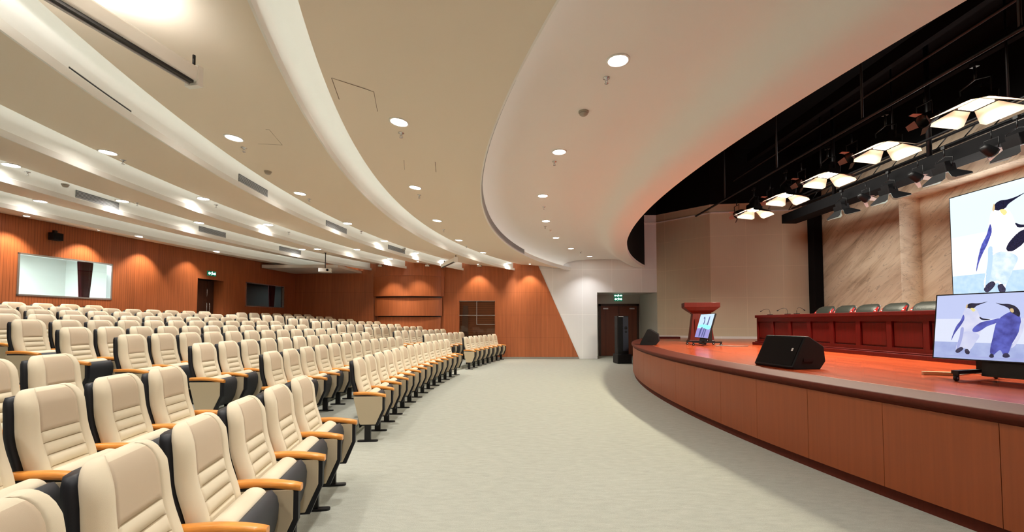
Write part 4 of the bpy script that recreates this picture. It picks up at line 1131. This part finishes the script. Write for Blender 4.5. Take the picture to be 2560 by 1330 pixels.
# projector
p = on_y(813, 676, 15.0)
pj = thing('ceiling_projector', 'white projector hanging on a black pole from the ceiling', 'projector', p, .3)
mb = MB(); mb.rbox((-.20,-.15,-.06),(.20,.15,.06), .03, M_cwhite, 2); mb.build('body', pj, bevel=.01)
mb = MB(); R_ = Matrix.Translation((.08,-.15,0)) @ Matrix.Rotation(PI/2, 4, 'X'); mb.lathe([(0,0),(.04,0),(.04,.03),(.03,.03),(.028,.01),(0,.01)], M_blackm, 14, R_); mb.build('lens', pj)
mb = MB(); mb.tube([(0,0,.06),(0,0,ceil_z((p.x,p.y))-p.z)], .014, M_blackm, 8); mb.lathe([(0,ceil_z((p.x,p.y))-p.z-.01),(.05,ceil_z((p.x,p.y))-p.z-.01),(.05,ceil_z((p.x,p.y))-p.z),(0,ceil_z((p.x,p.y))-p.z)], M_blackm, 12); mb.box((-.08,-.05,.06),(.08,.05,.075), M_blackm); mb.build('pole', pj)
# dome cameras under the ceiling near the far wall
for px, py, lab in ((1198,672,'small white security camera under the ceiling right of the curved bay'),(1068,669,'tiny white security camera under the ceiling above the curved bay'),(950,669,'tiny white security camera under the ceiling left of the curved bay')):
    p = on_y(px, py, 17.3); z = ceil_z((p.x,p.y)); t = thing('security_camera', lab, 'camera', (p.x,p.y,z))
    mb = MB(); mb.lathe([(0,.0),(.05,.0),(.05,-.02),(.012,-.025),(.012,-.07),(0,-.07)], M_cwhite, 14); mb.build('mount', t)
    mb = MB(); mb.tube([(-.07,.02,-.09),(.09,-.03,-.10)], .035, M_cwhite, 12); b2 = mb.build('body', t)
    mb = MB(); mb.tube([(.088,-.030,-.10),(.098,-.033,-.10)], .028, M_blackm, 12); mb.build('lens', b2)
# black wall speaker high on the left wall
yy = 10.0
for q in range(400):
    y = 8.5+q*.01; pp = proj((wallx(y)+.1, y, 3.5))
    if pp and pp[0] > 141: break
t = thing('wall_speaker', 'small black loudspeaker mounted high on the left wood wall', 'loudspeaker', (wallx(y)+.02, y, 3.42), math.radians(-8))
mb = MB(); mb.rbox((0,-.10,-.10),(.16,.10,.06), .02, M_spk, 2); mb.build('cabinet', t)
mb = MB(); mb.box((.16,-.08,-.08),(.168,.08,.04), M_spkg); mb.build('grille', t)
mb = MB(); mb.box((.02,-.03,.06),(.08,.03,.12), M_blackm); mb.build('bracket', t)
# low soffit in the far left corner
mb = MB(); a = on_y(700, 668, 16.8); b_ = on_y(790, 680, 17.6)
mb.add([(wallx(16.6)+.02,16.4,3.62),(-6.4,16.4,3.62),(-6.2,YF,3.60),(wallx(YF),YF,3.60),(wallx(16.6)+.02,16.4,3.50),(-6.4,16.4,3.52),(-6.2,YF,3.52),(wallx(YF),YF,3.50)], [(4,5,6,7),(0,1,5,4),(1,2,6,5),(0,3,7,4)], M_cwhite)
struct(mb.build('trim_2'))

# exit signs
def exit_sign(pos, rz2, w, h, label):
    t = thing('exit_sign', label, 'exit sign', pos, rz2)
    mb = MB(); mb.box((-w/2,-.03,-h/2),(w/2,0,h/2), M_green); mb.build('housing', t)
    mb = MB(); y = -.032
    def pl(P): mb.add([(u*w, y, v*h) for u, v in P], [tuple(range(len(P)))], M_exitw)
    # running figure in the middle
    pl([(.02,.30),(.06,.30),(.06,.40),(.02,.40)]); pl([(-.04,-.02),(.04,-.02),(.06,.26),(-.02,.26)])
    pl([(-.03,-.02),(.0,-.02),(-.06,-.32),(-.10,-.32)]); pl([(.01,-.02),(.04,-.02),(.12,-.16),(.09,-.22)])
    pl([(.05,.24),(.13,.10),(.11,.07),(.03,.18)]); pl([(-.02,.24),(-.12,.14),(-.11,.08),(.0,.17)])
    # arrows either side
    pl([(-.46,0),(-.34,.30),(-.34,.14),(-.18,.14),(-.18,-.14),(-.34,-.14),(-.34,-.30)])
    pl([(.46,0),(.34,-.30),(.34,-.14),(.18,-.14),(.18,.14),(.34,.14),(.34,.30)])
    mb.build('pictogram', t, recalc=False)
pe = on_y(1545.5, 748, YD-.03); exit_sign((pe.x, YD-.03, pe.z), 0, .36, .17, 'green lit exit sign with running figure above the far door')
pe = on_y(1545, 735.5, YF+.6); exit_sign((pe.x, YF+.6, rz-.10), 0, .36, .12, 'green exit sign hanging in the mouth of the far door recess')
for q in range(500):
    y = 12+q*.01; pp = proj((wallx(y), y, 3.0))
    if pp and pp[0] > 527: break
pz = on_y(527, 684, y).z
exit_sign((wallx(y)+.005, y, pz), PI/2-.149, .32, .15, 'green lit exit sign on the left wood wall above the door')

# ================================================================== stage rigging
def pipe(a, b_, r, name, label, cat='rigging pipe', group=None):
    mb = MB(); mb.tube([a, b_], r, M_blackm, 8); return tag(mb.build(name), label, cat, group)
pipe((6.05,1.0,4.99),(6.05,14.6,4.99), .03, 'lighting_bar', 'long black lighting bar carrying the row of lit barn door lamps')
pipe((9.15,1.0,5.52),(9.15,15.0,5.52), .03, 'lighting_bar', 'black lighting bar above the dim barn door lamps by the marble wall')
pipe((4.2,2.0,5.9),(4.9,15.2,5.9), .03, 'empty_lighting_bar', 'empty black bar hanging nearest the curved ceiling edge')
pipe((7.5,2.0,6.3),(7.5,15.0,6.3), .03, 'empty_lighting_bar', 'empty black bar hanging high between the two lamp rows')
for i, y in enumerate((3.0, 5.2, 7.6, 10.1, 12.6)):
    pipe((6.05,y,5.02),(6.05,y,8.0), .02, 'hanger_rod', 'black hanger rod holding the lit lamp bar, %s from the near end' % ORD[i], 'hanger rod', 'rods holding the lit lamp bar')
    pipe((9.15,y+.5,5.55),(9.15,y+.5,8.0), .02, 'hanger_rod', 'black hanger rod holding the dim lamp bar, %s from the near end' % ORD[i], 'hanger rod', 'rods holding the dim lamp bar')
    pipe((4.2+.7*(y-2)/13.2,y,5.9),(4.2+.7*(y-2)/13.2,y,8.0), .02, 'hanger_rod', 'black hanger rod holding the outermost empty bar, %s from near end' % ORD[i], 'hanger rod', 'rods holding the outermost empty bar')
# ladder truss (two chords with rungs)
tr = thing('lighting_truss', 'black ladder truss with cross rungs in front of the marble wall', 'truss', (0,0,0))
for x, z in ((9.6,5.62),(9.6,5.40),(9.95,5.5)):
    mb = MB(); mb.tube([(x,1.0,z),(x,15.2,z)], .035, M_blackm, 8); mb.build('chord', tr)
for k in range(24):
    y = 1.3+k*.6; mb = MB(); mb.tube([(9.6,y,5.62),(9.6,y+.3,5.40),(9.95,y+.3,5.5)], .014, M_blackm, 6); mb.build('rung', tr)
# big black beam and column
mb = MB(); mb.box((9.35,1.0,4.92),(9.85,15.4,5.22), M_black); tag(mb.build('black_beam'), 'large black beam crossing before the upper marble wall', 'beam')
mb = MB(); mb.box((10.75,15.85,SZ),(11.05,16.18,8.0), M_black); tag(mb.build('black_column'), 'black square column between cream side wall and marble wall', 'column')
for k, y in enumerate((4, 7, 10, 13)):
    pipe((9.45,y,5.22),(9.45,y,8.0), .05, 'hanger_rod', 'thick black rod holding the large beam, %s from the near end' % ORD[k], 'hanger rod', 'rods holding the large beam')
# roof girders above the stage
for k, x in enumerate((4.6, 6.9, 8.6, 10.3)):
    mb = MB(); mb.box((x-.08,1.0,7.3),(x+.08,16.0,7.6), M_black); tag(mb.build('roof_girder'), 'black roof girder high above the stage, %s from the curved ceiling edge' % ORD[k], 'girder', 'roof girders above the stage')

def barn_lamp(name, label, pos, rz2, tilt, size, lit, group):
    t = thing(name, label, 'stage light', pos, rz2, group)
    Mx = Matrix.Rotation(tilt, 4, 'Y')
    a, b_ = size*.5, size*.36           # half along y, half along x
    mb = MB(); mb.rbox((-b_-.02,-a-.02,0),(b_+.02,a+.02,.14), .03, M_blackm, 2, Mx)
    mb.box((-b_*.6,-a*.8,.14),(b_*.6,a*.8,.22), M_blackm, Mx); mb.build('housing', t)
    em = M_lampw if lit else mat('lamp_off_tube', (200,215,225), .3)
    mb = MB(); mb.box((-b_*.9,-a*.9,-.006),(b_*.9,a*.9,-.001), em, Mx); mb.build('lamp_panel', t)
    fm = M_flap if lit else M_flapb
    sp = math.radians(64 if lit else 50)
    for nx_, ny_, hl in ((1,0,a),(-1,0,a),(0,1,b_),(0,-1,b_)):
        base = (b_ if nx_ else a)+.02
        mb = MB(); w2_ = hl*1.0; w3 = hl+.115; ff = size*.95
        def P(s, w, th_):
            o_ = base+s*math.sin(sp)*ff; dn = -s*math.cos(sp)*ff
            no = (th_*math.cos(sp), th_*math.sin(sp))
            if nx_: return Vector((nx_*(o_+no[0]), w, dn+no[1]))
            return Vector((w, ny_*(o_+no[0]), dn+no[1]))
        for lo, hi, mm in ((0,.003,fm),(.0032,.008,M_blackm)):
            vs = [Mx @ P(s, w, th_) for th_ in (lo, hi) for s, w in ((0.03,-w2_),(.03,w2_),(.80,w3),(1,w3*.86),(1,-w3*.86),(.80,-w3))]
            mb.add(vs, [(0,1,2,3,4,5),(6,7,8,9,10,11)]+[(i,(i+1)%6,6+(i+1)%6,6+i) for i in range(6)], mm)
        mb.build('barn_door', t)
    mb = MB(); mb.tube([(0,-a-.03,.08),(0,-a-.05,.28),(0,0,.34),(0,a+.05,.28),(0,a+.03,.08)], .012, M_blackm, 6); mb.build('yoke', t)
    mb = MB(); mb.tube([(0,0,.33),(0,0,.52)], .015, M_blackm, 6); mb.box((-.03,-.04,.50),(.03,.04,.56), M_blackm); mb.build('clamp', t)
    if lit:
        l = area('lamp_beam', Mx @ Vector((0,0,-.02)), (0,0,0), b_*1.6, 90, (1.0,.94,.76), 'RECTANGLE', a*1.7, spread=math.radians(165))
        l.rotation_euler = Mx.to_euler(); l.parent = t
    return t
XL = 6.05
for i, (px, py) in enumerate(((1885,525),(1965,488),(2070,438),(2215,365),(2440,262))):
    p = on_x(px, py, XL)
    barn_lamp('barn_door_lamp', 'lit warm stage lamp with four open barn doors, %s from the far wall' % ORD[i], p, 0, math.radians(6), .30, True, 'lit barn door stage lamps')
for i, (px, py) in enumerate(((2105,525),(2222,485),(2362,432),(2545,365))):
    p = on_x(px, py, 9.15)
    barn_lamp('unlit_barn_door_lamp', 'unlit stage lamp with pale teal barn doors, %s from the far wall' % ORD[i], (p.x,p.y,p.z), 0, math.radians(-14), .28, False, 'unlit barn door lamps by the marble wall')
# small moving/spot heads between
def parcan(pos, label, rz2, group):
    t = thing('spot_lamp', label, 'stage light', pos, rz2, group)
    Mx = Matrix.Rotation(math.radians(60), 4, 'Y')
    mb = MB(); mb.lathe([(0,.22),(.05,.22),(.08,.16),(.10,.0),(.10,-.04),(.092,-.04),(.085,.02),(0,.04)], M_blackm, 16, Mx); mb.build('can', t)
    mb = MB()
    for k in range(4):
        a = PI/2*k; u = Vector((math.cos(a), math.sin(a), 0)); w = Vector((-math.sin(a), math.cos(a), 0))
        q = [u*.10+w*.06+Vector((0,0,-.04)), u*.10-w*.06+Vector((0,0,-.04)), u*.17-w*.04+Vector((0,0,-.14)), u*.17+w*.04+Vector((0,0,-.14))]
        mb.add([Mx @ v for v in q], [(0,1,2,3)], mat('gel_pink', (186,160,156), .7))
    mb.build('shutter', t, recalc=False)
    mb = MB(); mb.tube([(0,-.12,.05),(0,-.13,.25),(0,.13,.25),(0,.12,.05)], .01, M_blackm, 6); mb.tube([(0,0,.25),(0,0,.42)], .012, M_blackm, 6); mb.build('yoke', t)
for i, (px, py) in enumerate(((2312,300),(2130,392),(2004,456),(1925,500),(1842,537))):
    p = on_x(px, py, 6.15); parcan((p.x,p.y,p.z), 'small black spot lamp between lit barn door lamps, %s from near end' % ORD[i], 0, 'spot lamps on the lit bar')
for i, (px, py) in enumerate(((2480,380),(2295,445),(2165,497))):
    p = on_x(px, py, 9.2); parcan((p.x,p.y,p.z), 'small black spot lamp between unlit barn door lamps, %s from near end' % ORD[i], PI, 'spot lamps on the dim bar')

# soft fill light added over the stage to brighten the marble wall, no real fixture
area('stage_fill', (7.6, 9.5, 5.9), (0, math.radians(-52), 0), 1.0, 120, (1.0,.95,.84), 'RECTANGLE', 9.0, spread=math.radians(110))

# ------------------------------------------------------------------ world and view
w = bpy.data.worlds.new('world'); bpy.context.scene.world = w; w.use_nodes = True
w.node_tree.nodes['Background'].inputs[0].default_value = (.6,.6,.6,1); w.node_tree.nodes['Background'].inputs[1].default_value = 0.02
sc = bpy.context.scene
sc.view_settings.view_transform = 'Standard'; sc.view_settings.look = 'None'; sc.view_settings.gamma = 1; sc.view_settings.exposure = 0.48
sc.view_settings.use_curve_mapping = False
sc.cycles.max_bounces = 6; sc.cycles.diffuse_bounces = 4; sc.cycles.glossy_bounces = 3; sc.cycles.transparent_max_bounces = 8
sc.cycles.use_denoising = True; sc.cycles.sample_clamp_indirect = 8; sc.cycles.use_light_tree = True
sc.cycles.use_adaptive_sampling = True; sc.cycles.adaptive_threshold = 0.03
sc.cycles.caustics_reflective = False; sc.cycles.caustics_refractive = False
